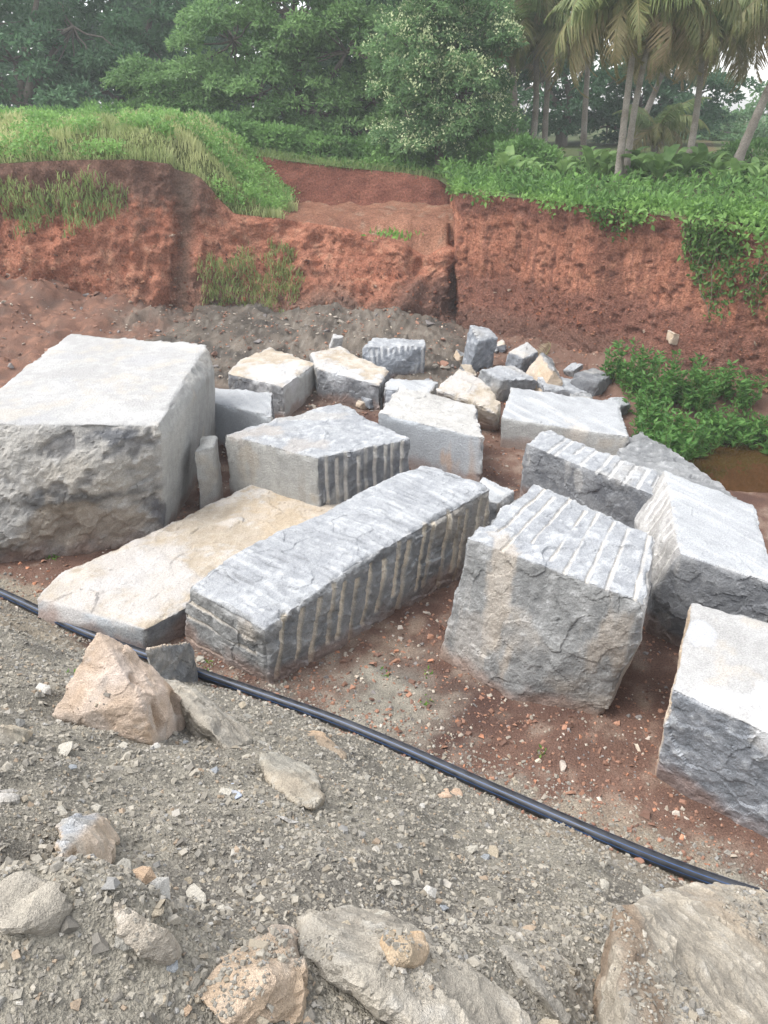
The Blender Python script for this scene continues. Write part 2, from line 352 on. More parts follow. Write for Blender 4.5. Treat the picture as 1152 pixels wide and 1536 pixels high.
# -- rear wall above the bench
R3 = [(-1000, 230), (-350, 236), (0, 238), (200, 238), (330, 236), (390, 234), (440, 243), (520, 252), (600, 259), (655, 268), (700, 285)]
b3 = []; t3 = []
for px, ty in R3:
    t = PY(px, ty, 25.3); b = np.array([t[0], 24.7, 1.9]); b3.append(b); t3.append(t)
def r3_col(V, u, v, d):
    a = fbm(V * 1.0, 4, 201); b = fbm(V * np.array([3., 3., .7]), 4, 211)
    C = mixc((.22, .085, .06), (.33, .14, .095), np.clip(.5 + .5 * b + .3 * a, 0, 1))
    return blend(C, (.14, .075, .055), sstep(.2, .7, a) * .6)
rw, RWG = sheet('rear_earth_wall', [b3, t3], 260, 30, cliff_disp(.1), r3_col, M_SOIL)
# -- the long right wall
R4 = [(676, 500, 282, 24.6), (688, 497, 290, 19.9), (720, 500, 292, 19.5), (800, 512, 299, 18.4), (900, 548, 310, 16.9), (1000, 575, 324, 15.7), (1100, 598, 343, 14.6), (1152, 612, 353, 14.1), (1300, 660, 385, 12.6), (1600, 730, 430, 10.9), (2000, 800, 470, 9.5)]
b4 = []; m4 = []; n4 = []; t4 = []
for i, (px, by, ty, Y) in enumerate(R4):
    t = PY(px, ty, Y); b = PZ(px, by, -.1)
    if i == 0: b = np.array([t[0], Y - .3, 0.])
    t4.append(t); b4.append(np.array([b[0] - .05, b[1] - .25, -.7]))
    f = np.array([t[0], t[1], 0]); bb = np.array([b[0], b[1], 0]); q = bb * .45 + f * .55; q[2] = .75; m4.append(q)
    q = bb * .22 + f * .78; q[2] = 1.35; n4.append(q)
def r4_col(V, u, v, d):
    a = fbm(V * .9, 4, 221); b = fbm(V * np.array([3.2, 3.2, .5]), 4, 231); c = fbm(V * 8, 3, 241); z = V[:, 2]
    st = fbm(V * np.array([9., 9., .55]), 4, 251, .65)
    C = mixc((.41, .17, .105), (.50, .235, .15), np.clip(.5 + .5 * b + .35 * c, 0, 1))
    C = blend(C, (.21, .09, .065), sstep(.05, .6, st) * .75)
    C = blend(C, (.16, .075, .055), sstep(.35, .6, fbm(V * np.array([1.3, 1.3, .25]), 3, 261)) * .7)
    lay = fbm(V * np.array([.4, .4, 5.]), 3, 256); C = blend(C, (.30, .13, .085), sstep(.25, .6, lay) * .45)
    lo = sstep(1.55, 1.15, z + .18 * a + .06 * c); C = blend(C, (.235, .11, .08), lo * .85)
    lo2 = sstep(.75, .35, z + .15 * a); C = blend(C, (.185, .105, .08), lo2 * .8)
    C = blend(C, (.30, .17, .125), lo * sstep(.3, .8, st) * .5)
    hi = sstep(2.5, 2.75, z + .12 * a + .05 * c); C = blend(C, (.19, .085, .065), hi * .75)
    C = blend(C, (.47, .24, .15), sstep(.55, .95, c) * .45 * (1 - lo))
    pit = sstep(.5, .8, fbm(V * 6.3, 2, 271)) * (1 - lo); C = blend(C, (.2, .09, .065), pit * .6)
    return C
def r4_disp(V, u, v):
    ch = np.abs(((V[:, 0] * 7.5) + fbm(V * 2, 2, 281) * .5) % 1 - .5)
    return cliff_disp(.07, .9)(V, u, v) - .03 * sstep(.2, 0., ch) * sstep(.3, .5, v) - .05 * sstep(.45, .8, fbm(V * 6.3, 2, 271))
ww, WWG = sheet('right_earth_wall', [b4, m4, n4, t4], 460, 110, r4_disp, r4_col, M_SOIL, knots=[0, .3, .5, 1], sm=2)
# -- land above the pit, to the horizon
rim = [np.array([-90, 25.2, 3.3]), np.array([-40, 25.2, 3.4])] + [np.array(p) for p in RWG[-1][::6] if p[0] > -38 and p[0] < 2.2] + [np.array(p) for p in WWG[-1][6::6]] + [np.array([40, 8, 3.0]), np.array([90, 6, 3.0])]
rim = np.array(rim); rim = rim[np.argsort(rim[:, 0], kind='stable')]
offs = np.array([-.02, .25, .6, 1.2, 2.2, 4, 7, 11, 16, 24, 40, 70, 120.])
UV = np.empty((len(offs), len(rim), 3))
for i, o in enumerate(offs):
    p = rim.copy(); p[:, 1] += o; p[:, 0] += np.sign(p[:, 0]) * o * .35
    k = min(1, o / 6.); yb = 27.; p[:, 1] = p[:, 1] + k * 0
    nz = fbm(np.stack([p[:, 0], p[:, 1], p[:, 0] * 0], 1) * .4, 3, 291) * .12
    p[:, 2] = np.where(o < .05, rim[:, 2], (rim[:, 2] + .05) * (1 - k) + 3.12 * k + nz); UV[i] = p
uv = UV.reshape(-1, 3); a = fbm(uv * .6, 4, 301)
uc = mixc((.055, .075, .03), (.10, .12, .045), np.clip(.5 + .6 * a, 0, 1)); uc = blend(uc, (.16, .09, .06), sstep(.3, .8, fbm(uv * .9, 3, 305)) * .5)
land = mk('upper_ground', uv, gridfaces(len(offs), len(rim)), M_GROUND, uc, True); tag(land, kind='structure')
# -- pond
m, n, l, out = mat_base('muddy_water')
p = n.new('ShaderNodeBsdfPrincipled'); p.inputs['Base Color'].default_value = (.05, .026, .009, 1); p.inputs['Roughness'].default_value = .02; p.inputs['IOR'].default_value = 1.45
ns = n.new('ShaderNodeTexNoise'); ns.inputs['Scale'].default_value = 6; geo = n.new('ShaderNodeNewGeometry'); l.new(geo.outputs['Position'], ns.inputs['Vector'])
bp = n.new('ShaderNodeBump'); bp.inputs['Strength'].default_value = .06; bp.inputs['Distance'].default_value = .02; l.new(ns.outputs['Fac'], bp.inputs['Height']); l.new(bp.outputs[0], p.inputs['Normal'])
l.new(p.outputs[0], out.inputs['Surface']); M_WATER = m
px_ = np.linspace(4.2, 16, 30); py_ = np.linspace(9.2, 14, 14); gx, gy = np.meshgrid(px_, py_)
pond = mk('pond_water', np.stack([gx.ravel(), gy.ravel(), np.full(gx.size, -.2)], 1), gridfaces(14, 30), M_WATER, None, True); tag(pond, kind='structure')

# ------------------------------------------------------------------ stone blocks: hull of corners -> even mesh -> broken, sawn and drilled faces
def hull_mesh(pts, step):
    bm = bmesh.new()
    for p in pts: bm.verts.new(p)
    r = bmesh.ops.convex_hull(bm, input=list(bm.verts))
    dead = [v for v in bm.verts if not v.link_faces]
    if dead: bmesh.ops.delete(bm, geom=dead, context='VERTS')
    bmesh.ops.recalc_face_normals(bm, faces=list(bm.faces))
    me = bpy.data.meshes.new('h'); bm.to_mesh(me); bm.free()
    o = bpy.data.objects.new('h', me); COL.objects.link(o)
    md = o.modifiers.new('r', 'REMESH'); md.mode = 'VOXEL'; md.voxel_size = step
    dg = bpy.context.evaluated_depsgraph_get(); e = o.evaluated_get(dg); em = e.to_mesh()
    n = len(em.vertices); V = np.empty(n * 3, np.float32); em.vertices.foreach_get('co', V)
    N = np.empty(n * 3, np.float32); em.vertex_normals.foreach_get('vector', N)
    em.calc_loop_triangles() if False else None
    k = len(em.polygons); lt = np.empty(k, np.int32); em.polygons.foreach_get('loop_total', lt); li = np.empty(len(em.loops), np.int32); em.loops.foreach_get('vertex_index', li)
    assert (lt == 4).all(); F = li.reshape(-1, 4).copy()
    e.to_mesh_clear(); bpy.data.objects.remove(o); bpy.data.meshes.remove(me)
    return V.reshape(-1, 3).astype(float), N.reshape(-1, 3).astype(float), F

def style(s, P, sd):
    """relief (m) and colour of one kind of stone face"""
    a = fbm(P * 1.3 + sd, 4, sd); b = fbm(P * 4.2 + sd, 4, sd + 3); c = fbm(P * 14., 3, sd + 5)
    if s == 'sawn':
        st = fbm(P * np.array([6, 6, .6]), 3, sd + 7)
        d = .004 * b; C = mixc((.33, .33, .315), (.43, .425, .40), np.clip(.5 + .5 * a + .3 * st, 0, 1)); C = blend(C, (.25, .235, .21), sstep(.25, .8, st) * .5); C = blend(C, (.42, .36, .28), sstep(.4, .8, fbm(P * 2.4 + 2, 4, sd + 8)) * .4); C *= (1 + .12 * c)[:, None]
    elif s == 'sawnblue':
        st = fbm(P * np.array([5, 5, .8]), 3, sd + 7)
        d = .004 * b; C = mixc((.33, .35, .37), (.42, .44, .455), np.clip(.5 + .5 * a + .3 * st, 0, 1)); C = blend(C, (.44, .30, .20), sstep(.62, .9, fbm(P * np.array([2.2, 2.2, .6]), 3, sd + 9)) * .5)
    elif s == 'white':
        d = .004 * b; C = mixc((.33, .325, .315), (.43, .425, .415), np.clip(.5 + .6 * a + .4 * c, 0, 1)); C = blend(C, (.42, .38, .325), sstep(.15, .7, b) * .5); C = blend(C, (.33, .33, .335), sstep(.35, .8, fbm(P * 2.2 + 3, 4, sd + 8)) * .5)
    elif s == 'top':
        rd = ridged(P * np.array([2.2, 2.2, 4]), 3, sd + 11)
        d = .03 * a + .022 * b + .012 * rd + .006 * c
        C = mixc((.25, .26, .275), (.355, .365, .375), np.clip(.5 + .3 * b + .5 * c, 0, 1)); C = blend(C, (.40, .37, .32), sstep(.25, .8, a) * .35); C = blend(C, (.46, .47, .48), sstep(.35, .9, c + .3 * rd) * .5)
    elif s == 'topstreak':
        q = np.stack([P[:, 0] * -.78 + P[:, 1] * .62, P[:, 0] * .62 + P[:, 1] * .78 + .06 * a, P[:, 2]], 1)
        ln = ridged(q * np.array([1.6, 7.5, 2.5]), 3, sd + 13); lf = fbm(q * np.array([3., 26., 6.]), 3, sd + 14)
        d = .06 * a + .016 * b + .02 * ln + .008 * lf + .004 * c
        C = mixc((.25, .26, .275), (.36, .37, .38), np.clip(.5 + .25 * b + .3 * c + .35 * lf, 0, 1)); C = blend(C, (.46, .47, .48), sstep(.4, .9, lf + .3 * c) * .5); C = blend(C, (.16, .165, .17), sstep(.35, .8, -lf - .5 * ln) * .55)
    elif s == 'topdust':
        d = .03 * a + .016 * b + .005 * c
        C = mixc((.36, .35, .33), (.46, .45, .43), np.clip(.5 + .45 * b + .4 * c, 0, 1)); C = blend(C, (.29, .28, .265), sstep(.2, .7, a + .5 * c) * .6)
    elif s == 'toplight':
        ln = fbm(P @ np.array([[.5, .86, 0], [-.86, .5, 0], [0, 0, 1]]) * np.array([1.2, 14, 2]), 3, sd + 13)
        d = .012 * a + .008 * b + .006 * ln
        C = mixc((.30, .31, .32), (.41, .42, .43), np.clip(.5 + .4 * b + .4 * ln, 0, 1)); C = blend(C, (.50, .50, .50), sstep(.4, .9, ln) * .5)
    elif s == 'rough':
        rd = ridged(P * 2.6, 3, sd + 11)
        d = .035 * a + .022 * b + .01 * rd + .006 * c
        C = mixc((.155, .16, .165), (.265, .27, .27), np.clip(.5 + .45 * b + .45 * c, 0, 1)); C = blend(C, (.33, .29, .235), sstep(.3, .8, a) * .5); C = blend(C, (.42, .42, .42), sstep(.5, 1, c + .3 * b) * .5)
    elif s == 'blue':
        d = .02 * a + .014 * b + .008 * c
        C = mixc((.17, .185, .205), (.28, .295, .32), np.clip(.5 + .35 * b + .6 * c, 0, 1)); C = blend(C, (.42, .44, .46), sstep(.45, .95, c + .45 * b) * .7)
    elif s == 'dark':
        d = .028 * a + .016 * b + .006 * c
        C = mixc((.12, .125, .135), (.22, .225, .23), np.clip(.5 + .45 * b + .35 * c, 0, 1)); C = blend(C, (.38, .37, .35), sstep(.42, .75, fbm(P * np.array([5, 5, 2.4]), 3, sd + 15)) * .55)
    elif s == 'crust':
        rd = ridged(P * 1.4, 3, sd + 11)
        pit = sstep(.42, .7, fbm(P * 2.6 + 5, 3, sd + 21))
        d = .06 * a + .038 * b + .03 * rd - .05 * pit + .008 * c
        C = mixc((.25, .245, .235), (.42, .40, .365), np.clip(.5 + .5 * b + .4 * c, 0, 1))
        C = blend(C, (.37, .33, .27), sstep(.2, .8, a) * .45); C = blend(C, (.12, .12, .125), np.maximum(pit * .6, sstep(.3, .8, fbm(P * 1.1 + 8, 3, sd + 23)) * .55)); C = blend(C, (.48, .48, .48), sstep(.5, .9, c + .2 * b) * .4)
    elif s == 'tan':
        rd = ridged(P * 2.2, 3, sd + 11)
        d = .022 * a + .016 * b + .008 * rd + .004 * c
        C = mixc((.35, .295, .225), (.45, .395, .325), np.clip(.5 + .5 * b + .35 * c, 0, 1)); C = blend(C, (.42, .41, .40), sstep(0., .5, a + .3 * c) * .75); C = blend(C, (.50, .46, .42), sstep(.2, .7, b + .3 * c) * .55)
        C = blend(C, (.30, .255, .2), sstep(.55, .85, fbm(P * 7, 3, sd + 25)) * .5)
    elif s == 'tanedge':
        d = .012 * a + .012 * b + .005 * c
        C = mixc((.40, .31, .22), (.52, .43, .34), np.clip(.5 + .5 * b + .35 * c, 0, 1)); C = blend(C, (.34, .335, .325), sstep(.3, .8, a) * .5)
    elif s == 'bank':
        ln = fbm(P @ np.array([[.8, .6, 0], [-.5, .66, .56], [.33, -.45, .83]]) * np.array([2.5, 22, 6]), 3, sd + 13)
        d = .02 * a + .014 * b + .006 * c + .008 * ln
        C = mixc((.27, .245, .205), (.42, .38, .315), np.clip(.5 + .35 * b + .45 * c + .2 * ln, 0, 1)); C = blend(C, (.40, .32, .235), sstep(.25, .8, a) * .5); C = blend(C, (.47, .45, .41), sstep(.4, .9, c + .3 * ln) * .5)
    elif s == 'drilled':
        d = .02 * a + .018 * b
        C = mixc((.30, .29, .275), (.43, .42, .405), np.clip(.5 + .5 * b + .35 * c, 0, 1)); C = blend(C, (.22, .215, .21), sstep(.35, .85, fbm(P * 5, 3, sd + 27)) * .55)
    elif s == 'stained':
        rd = ridged(P * 2.6, 3, sd + 11)
        d = .03 * a + .016 * b + .006 * c
        C = mixc((.16, .162, .16), (.275, .277, .27), np.clip(.5 + .4 * b + .5 * c, 0, 1)); C = blend(C, (.40, .34, .27), sstep(.3, .85, a + .2 * b) * .45); C = blend(C, (.40, .40, .40), sstep(.55, 1, c + .3 * b) * .4)
    return d, C

FACET = {'topstreak': .35, 'top': .45, 'topdust': .4, 'toplight': .2, 'rough': .7, 'blue': .45, 'dark': .55, 'crust': .75, 'tan': .4, 'tanedge': .55, 'drilled': .5, 'stained': .5}
def block(label, T, B, sides, top='top', step=.03, grooves=(), stains=(), seed=1, name='stone_block', cat='stone block', group=None, chip=.03, extra=(), rest='rough', mat=None, cuts=(), face3=None):
    """T: top corners as points; B: bottom corners or None (straight below); sides: {style: [(i,j),..]} outward faces along top edges i->j"""
    T = [np.asarray(t, float) for t in T]; Bp = []
    cen = np.mean(T, axis=0)
    for i, t in enumerate(T):
        b = B[i] if B is not None and i < len(B) else None
        if b is None:
            b = t.copy(); b[:2] = cen[:2] + (t[:2] - cen[:2]) * .99; b[2] = ground_z(np.array([b[0]]), np.array([b[1]]), False)[0] - .06
        else:
            b = np.asarray(b, float).copy()
        Bp.append(b)
    pts = T + Bp + [np.asarray(e, float) for e in extra]
    pts += [np.array([b[0], b[1], b[2] - .08]) for b in Bp]
    V, N, F = hull_mesh(pts, step)
    W = {}
    W[top] = sstep(.5, .8, N[:, 2])
    for st, prs in sides.items():
        for (i, j) in prs:
            e1 = T[j] - T[i]; e2 = (Bp[i] + Bp[j]) / 2 - (T[i] + T[j]) / 2
            nn = np.cross(e2, e1); nn /= np.linalg.norm(nn)
            if np.dot(nn[:2], (T[i] + T[j])[:2] / 2 - cen[:2]) < 0: nn = -nn
            wt = sstep(.72, .9, N @ nn)
            W[st] = np.maximum(W.get(st, 0), wt)
    if face3:
        nn = np.cross(face3[2] - face3[1], face3[3] - face3[1]); nn /= np.linalg.norm(nn); nn = nn if np.dot(nn[:2], face3[3][:2] - cen[:2]) > 0 else -nn
        wt = sstep(.9, .97, N @ nn); W[face3[0]] = wt; W[top] = W[top] * (1 - wt)
    tot = sum(W.values()); W[rest] = W.get(rest, 0) + np.clip(1 - tot, 0, 1); tot = sum(W.values())
    D = np.zeros(len(V)); C = np.zeros((len(V), 3))
    flat_w = np.zeros(len(V))
    fc_ = facets(V, 2.6, seed) * .045 + facets(V, 7.5, seed + 5) * .016 + (facets(V, 19., seed + 9) * .007 if step < .025 else 0)
    for st, wt in W.items():
        d, c = style(st, V, seed * 31); wt = wt / tot; k_ = FACET.get(st, 0.); D += (d * (.75 if k_ else 1) + fc_ * k_) * wt; C += c * wt[:, None]
        if k_ == 0: flat_w += wt
        else: C *= (1 + wt * k_ * np.clip(fc_ * 4, -.2, .2))[:, None]
    # broken arrises: where the smoothed normal is between faces
    fl = np.maximum.reduce([x for x in W.values()]) if len(W) > 1 else np.ones(len(V))
    D0 = np.zeros(len(V))
    # distance to hull edges is taken from the normals' spread over a neighbourhood
    nb = N.copy()
    for _ in range(4):
        acc = np.zeros_like(nb); cnt = np.zeros(len(nb))
        for a_, b_ in ((0, 1), (1, 2), (2, 3), (3, 0)):
            np.add.at(acc, F[:, a_], nb[F[:, b_]]); np.add.at(acc, F[:, b_], nb[F[:, a_]]); np.add.at(cnt, F[:, a_], 1); np.add.at(cnt, F[:, b_], 1)
        nb = acc / cnt[:, None]
    sp = np.clip((1 - np.linalg.norm(nb, axis=1)) * 8, 0, 1)
    ch = chip * sp * np.clip(.35 + 1.1 * fbm(V * 5., 3, seed + 400), 0, 1.6)
    C = blend(C, (.40, .40, .395), sp * np.clip(.1 + .8 * fbm(V * 9., 2, seed + 410), 0, .6))
    V2 = V + N * (D - ch)[:, None]
    allp = T + Bp + [np.asarray(e, float) for e in extra]
    for (i, j, k, l, n_, kw) in grooves:      # top edge i->j, foot edge k->l (k,l index bottoms), n grooves
        A0, A1, B0, B1 = allp[i], allp[j], allp[k], allp[l]
        rr = np.random.default_rng(seed * 7 + i)
        gw = kw.get('w', .024); gd = kw.get('d', .02); gc = kw.get('c', (.55, .49, .40)); s0, s1 = kw.get('span', (.04, .97)); sh = kw.get('shift', 0)
        for q in range(n_):
            u = s0 + (s1 - s0) * (q + .5 + rr.uniform(-.22, .22)) / n_
            a_ = A0 * (1 - u) + A1 * u; u2 = u + sh + rr.uniform(-.008, .008); b_ = B0 * (1 - u2) + B1 * u2
            f0 = kw.get('f0', 0) + (rr.uniform(0, .1) if rr.random() < .5 else -.05); f1 = kw.get('f1', 1.) * (rr.uniform(.6, 1) if rr.random() < .45 else 1.05)
            ab = b_ - a_; L2 = ab @ ab; t = ((V - a_) @ ab) / L2; dist = np.linalg.norm(V - (a_ + t[:, None] * ab), axis=1)
            wob = .003 * fbm(V * 6, 2, q + 3)
            m_ = sstep(gw * 1.25, gw * .6, dist + wob) * sstep(f0 - .02, f0 + .02, t) * sstep(f1 + .02, f1 - .02, t)
            V2 -= N * (m_ * gd * (.6 + .4 * rr.random()))[:, None]
            dust = m_ * np.clip(.85 + .5 * fbm(V * np.array([5, 5, 5]) + q, 3, seed + q), 0.25, 1)
            C = blend(C, gc, dust * kw.get('k', .9))
    for (p0, p1, wd, dp, cc) in cuts:         # dark clefts on the split top
        p0 = np.asarray(p0); p1 = np.asarray(p1); ab = p1 - p0; t = np.clip(((V - p0) @ ab) / (ab @ ab), 0, 1); q_ = V - (p0 + t[:, None] * ab); dist = np.linalg.norm(q_, axis=1)
        m_ = sstep(wd, wd * .25, dist + .003 * fbm(V * 9, 2, 5)); V2 -= N * (m_ * dp)[:, None]; C = blend(C, cc, m_ * .8)
    for (c0, r, sc_, cc, k) in stains:
        q_ = (V - np.asarray(c0)) / np.asarray(r); m_ = sstep(1.25, .55, np.linalg.norm(q_, axis=1) + .8 * fbm(V * np.asarray(sc_), 4, seed + 77, .65)); C = blend(C, cc, m_ * k)
    mudm = sstep(.2, .0, V[:, 2] - .04 + .13 * fbm(V * 3.3, 4, seed + 90)) * .6; C = blend(C, (.24, .145, .105), mudm)      # soil splashed on the foot
    org = np.array([cen[0], cen[1], min(b[2] for b in Bp)])
    o = mk(name, V2, F, mat or M_ROCK, C, True, None, org); o.data.polygons.foreach_set('use_smooth', flat_w[F].mean(1) > .5); tag(o, label, cat, group); return o

def Z(*q): return PZ(*q)
def on_plane(px, py, A, B, C):
    nn = np.cross(B - A, C - A); d = ray(px, py); o = np.array([0, 0, EYE]); return o + d * (nn @ (A - o)) / (nn @ d)
G0 = -.04
block('huge stone block with white sawn top and crusty natural front face', [Z(-75, 634, 1.74), Z(236, 637, 1.66), Z(308, 516, 1.70), Z(105, 500, 1.74)],
      [Z(-85, 866, G0), Z(244, 812, G0), None, None], {'crust': [(0, 1)], 'sawn': [(1, 2)]}, 'white', .031, seed=2, extra=[Z(248, 657, 1.44), Z(322, 553, 1.42)], chip=.025, rest='crust',
      stains=[(PY(172, 648, 8.45), (.28, .3, .10), (5, 5, 5), (.12, .125, .135), .9), (PY(245, 775, 8.6), (.12, .2, .2), (5, 5, 5), (.10, .10, .11), .8), (PY(120, 745, 8.3), (1.3, .6, .09), (2, 2, 3), (.10, .10, .10), .8), (PY(150, 790, 8.3), (.9, .6, .3), (2, 2, 3), (.36, .29, .21), .5)])
block('narrow sawn slab standing just behind the huge white-topped block', [Z(290, 676, .92), Z(320, 670, .92), Z(327, 652, .92), Z(300, 652, .92)], None, {'sawn': [(0, 1), (1, 2)]}, 'sawn', .03, seed=3)
block('low tan flat-topped slab lying beside the long drilled block', [Z(82, 867, .36), Z(218, 944, .32), Z(274, 906, .30), Z(548, 768, .27), Z(520, 743, .27), Z(405, 713, .34), Z(368, 738, .34), Z(92, 858, .36)],
      [Z(54, 930, .02), Z(220, 984, G0)], {'sawnblue': [(0, 1)], 'dark': [(1, 2)], 'tanedge': [(5, 6), (6, 7)]}, 'tan', .022, seed=4, chip=.02, extra=[Z(53, 897, .24)],
      grooves=[(1, 2, 9, 10, 1, dict(span=(.35, .75), w=.03))], stains=[(Z(190, 870, .3), (1., .9, .3), (3, 3, 3), (.46, .44, .425), .75), (Z(440, 770, .3), (.6, .8, .3), (3, 3, 3), (.45, .36, .255), .55)])
Ct = [Z(280, 880, .70), Z(396, 945, .70), Z(735, 735, 1.0), Z(640, 694, .98), Z(455, 782, .86)]
cutp = [((452, 793), (524, 827)), ((480, 772), (538, 800)), ((462, 806), (500, 828)), ((528, 762), (566, 785)), ((560, 750), (604, 776)), ((660, 724), (704, 743)), ((668, 712), (722, 730)), ((400, 846), (430, 862))]
block('long grey block with rows of cream drill grooves along its side', Ct, [Z(271, 966, G0), Z(405, 1034, G0)], {'rough': [(1, 2)], 'stained': [(0, 1)]}, 'topstreak', .0148, seed=5, chip=.045, extra=[Z(532, 847, .90), Z(345, 836, .84), Z(600, 713, 1.04)],
      grooves=[(1, 2, 6, 7, 17, dict(w=.031, d=.03, shift=-.05, span=(.05, 1.03), c=(.66, .585, .47), k=1.)), (0, 5, 1, 6, 3, dict(w=.022, span=(.12, .95), c=(.56, .51, .44), f1=.85))],
      cuts=[(on_plane(*a, Ct[0], Ct[1], Ct[2]), on_plane(*b, Ct[0], Ct[1], Ct[2]), .026 if k < 2 or k == 5 else .02, .05 if k < 2 or k == 5 else .03, (.05, .05, .055)) for k, (a, b) in enumerate(cutp)],
      stains=[(Z(470, 745, .95), (.3, .3, .3), (4, 4, 4), (.45, .38, .29), .5)])
block('light grey slab end poking out behind the long drilled block', [Z(690, 742, .62), Z(748, 754, .62), Z(772, 735, .62), Z(725, 712, .62)], None, {'dark': [(0, 1)]}, 'toplight', .03, seed=6)
Dt = [Z(700, 806, 1.36), Z(968, 905, 1.24), Z(986, 800, 1.33), Z(800, 724, 1.36)]
block('squat cube-like block with drill grooves across its sloping top', Dt, [Z(660, 986, G0), Z(900, 1076, G0), Z(986, 800, 1.33) * [1, 1, 0] + [-.05, .0, G0], None],
      {'stained': [(0, 1)], 'drilled': [(1, 2)]}, 'top', .0155, seed=7, chip=.045, extra=[Z(765, 1052, G0), PY(963, 958, 5.45)],
      grooves=[(3, 2, 0, 1, 8, dict(w=.019, d=.022, c=(.60, .56, .50), span=(.05, 1.0), k=.85))],
      stains=[(PY(748, 900, 6.0), (.14, .5, .8), (6, 6, 1.4), (.42, .365, .30), .62), (PY(700, 960, 6.0), (.2, .4, .5), (6, 6, 1.5), (.42, .39, .355), .5), (PY(915, 960, 5.4), (.18, .4, .35), (6, 6, 2), (.36, .30, .235), .45)])
Ft = [Z(1020, 829, 1.07), Z(1168, 877, 1.07), Z(1131, 755, 1.07), Z(997, 705, 1.07)]
block('broad pale-topped block with a white drilled left side', Ft, [Z(970, 950, G0), None, None, Z(950, 800, G0)], {'dark': [(0, 1)]}, 'toplight', .018, seed=8, chip=.02, rest='dark', extra=[Z(953, 780, .56), Z(978, 888, .56)], face3=('drilled', Z(1020, 829, 1.07), Z(997, 705, 1.07), Z(953, 780, .56)),
      grooves=[(3, 0, 8, 9, 9, dict(w=.03, d=.03, c=(.62, .60, .57), f0=-.05))])
Et = [Z(786, 663, .88), Z(990, 746, .86), Z(1004, 716, .86), Z(822, 643, .88)]
block('dark-fronted bar of stone with notched bright top behind the cube-like block', Et, None, {'dark': [(0, 1)]}, 'top', .022, seed=9, chip=.03,
      grooves=[(3, 2, 0, 1, 9, dict(w=.028, d=.025, c=(.50, .49, .47), span=(.12, 1.)))])
block('blue-grey block with smooth white top and one thin sawn edge', [Z(1010, 1034, 1.0), Z(1200, 1122, 1.05), Z(1260, 965, 1.05), Z(1036, 900, 1.03)], [Z(984, 1166, G0), Z(1200, 1296, G0), None, Z(1030, 1010, G0)],
      {'blue': [(0, 1)], 'tanedge': [(3, 0)]}, 'white', .018, seed=10, chip=.02, stains=[(Z(1048, 945, 1.03), (.1, .16, .1), (4, 4, 4), (.42, .43, .45), .9), (Z(1150, 1090, 1.05), (.12, .2, .2), (4, 4, 4), (.5, .5, .5), .8), (Z(1120, 1050, 1.03), (.9, .12, .1), (4, 4, 4), (.55, .56, .58), .6)])
block('grey block with smooth sawn front and pale drill grooves on its side', [Z(335, 650, 1.02), Z(476, 687, 1.02), Z(616, 658, 1.0), Z(512, 603, 1.03), Z(420, 628, 1.03)], None, {'sawn': [(0, 1)], 'dark': [(1, 2)]}, 'top', .024, seed=11, chip=.025,
      grooves=[(1, 2, 6, 7, 9, dict(w=.024, d=.024, c=(.64, .60, .54), k=1.))], stains=[(Z(380, 650, 1.02), (.35, .2, .2), (4, 4, 4), (.34, .31, .28), .7), (Z(450, 668, 1.02), (.3, .25, .2), (4, 4, 4), (.34, .31, .28), .6), (Z(470, 625, 1.02), (.5, .2, .2), (4, 4, 4), (.38, .36, .33), .5)])
block('plain blue-grey sawn block wedged beside the huge white-topped block', [Z(296, 597, .8), Z(408, 625, .74), Z(409, 588, .8), Z(300, 577, .82)], None, {'sawnblue': [(0, 1)], 'dark': [(1, 2)]}, 'toplight', .03, seed=12)
block('angular block with buff top and streaky sawn right side', [Z(340, 560, .6), Z(425, 581, .6), Z(476, 543, .6), Z(405, 519, .66), Z(356, 541, .62)], None, {'dark': [(0, 1)], 'sawn': [(1, 2)]}, 'tan', .03, seed=13, stains=[(Z(420, 560, .62), (.5, .6, .3), (3, 3, 3), (.45, .45, .45), .8)])
block('dark-sided block with buff and grey top next to the groove-faced upright', [Z(476, 553, .6), Z(570, 577, .5), Z(586, 555, .5), Z(508, 519, .62), Z(465, 530, .62)], None, {'dark': [(0, 1), (1, 2)]}, 'tan', .03, seed=14, stains=[(Z(525, 562, .56), (.7, .4, .3), (3, 3, 3), (.46, .47, .48), .8)])
Lt = [Z(541, 521, .72), Z(639, 518, .72), Z(637, 509, .72), Z(560, 506, .76)]
block('upright blue-grey slab with short white drill marks on its face', Lt, [Z(545, 578, 0.), Z(638, 567, 0.), None, None], {'blue': [(0, 1)]}, 'top', .02, seed=15, chip=.04,
      grooves=[(0, 1, 4, 5, 10, dict(w=.032, c=(.58, .58, .58), span=(.1, .98), f1=.8))])
block('dusty-topped block with smooth grey side stained orange', [Z(566, 618, .84), Z(726, 657, .76), Z(713, 606, .76), Z(598, 578, .84)], None, {'sawnblue': [(0, 1)], 'rough': [(1, 2)]}, 'topdust', .026, seed=16, chip=.04,
      stains=[(PY(672, 690, 10.5), (.12, .3, .25), (4, 4, 1.5), (.50, .34, .23), .6)])
block('small pale slab behind the dusty-topped block', [Z(575, 582, .5), Z(640, 592, .5), Z(657, 571, .5), Z(586, 566, .5)], None, {'blue': [(0, 1)]}, 'toplight', .035, seed=17)
block('buff rounded boulder between the dusty-topped and the pale flat block', [Z(652, 584, .66), Z(700, 600, .6), Z(745, 622, .4), Z(752, 602, .5), Z(724, 566, .68), Z(690, 551, .72)], [Z(655, 625, 0), Z(705, 640, 0), Z(742, 640, 0), None, None, None], {'tan': [(0, 1), (1, 2), (2, 3)]}, 'tan', .03, seed=18, chip=.05, name='boulder', cat='boulder', rest='tan')
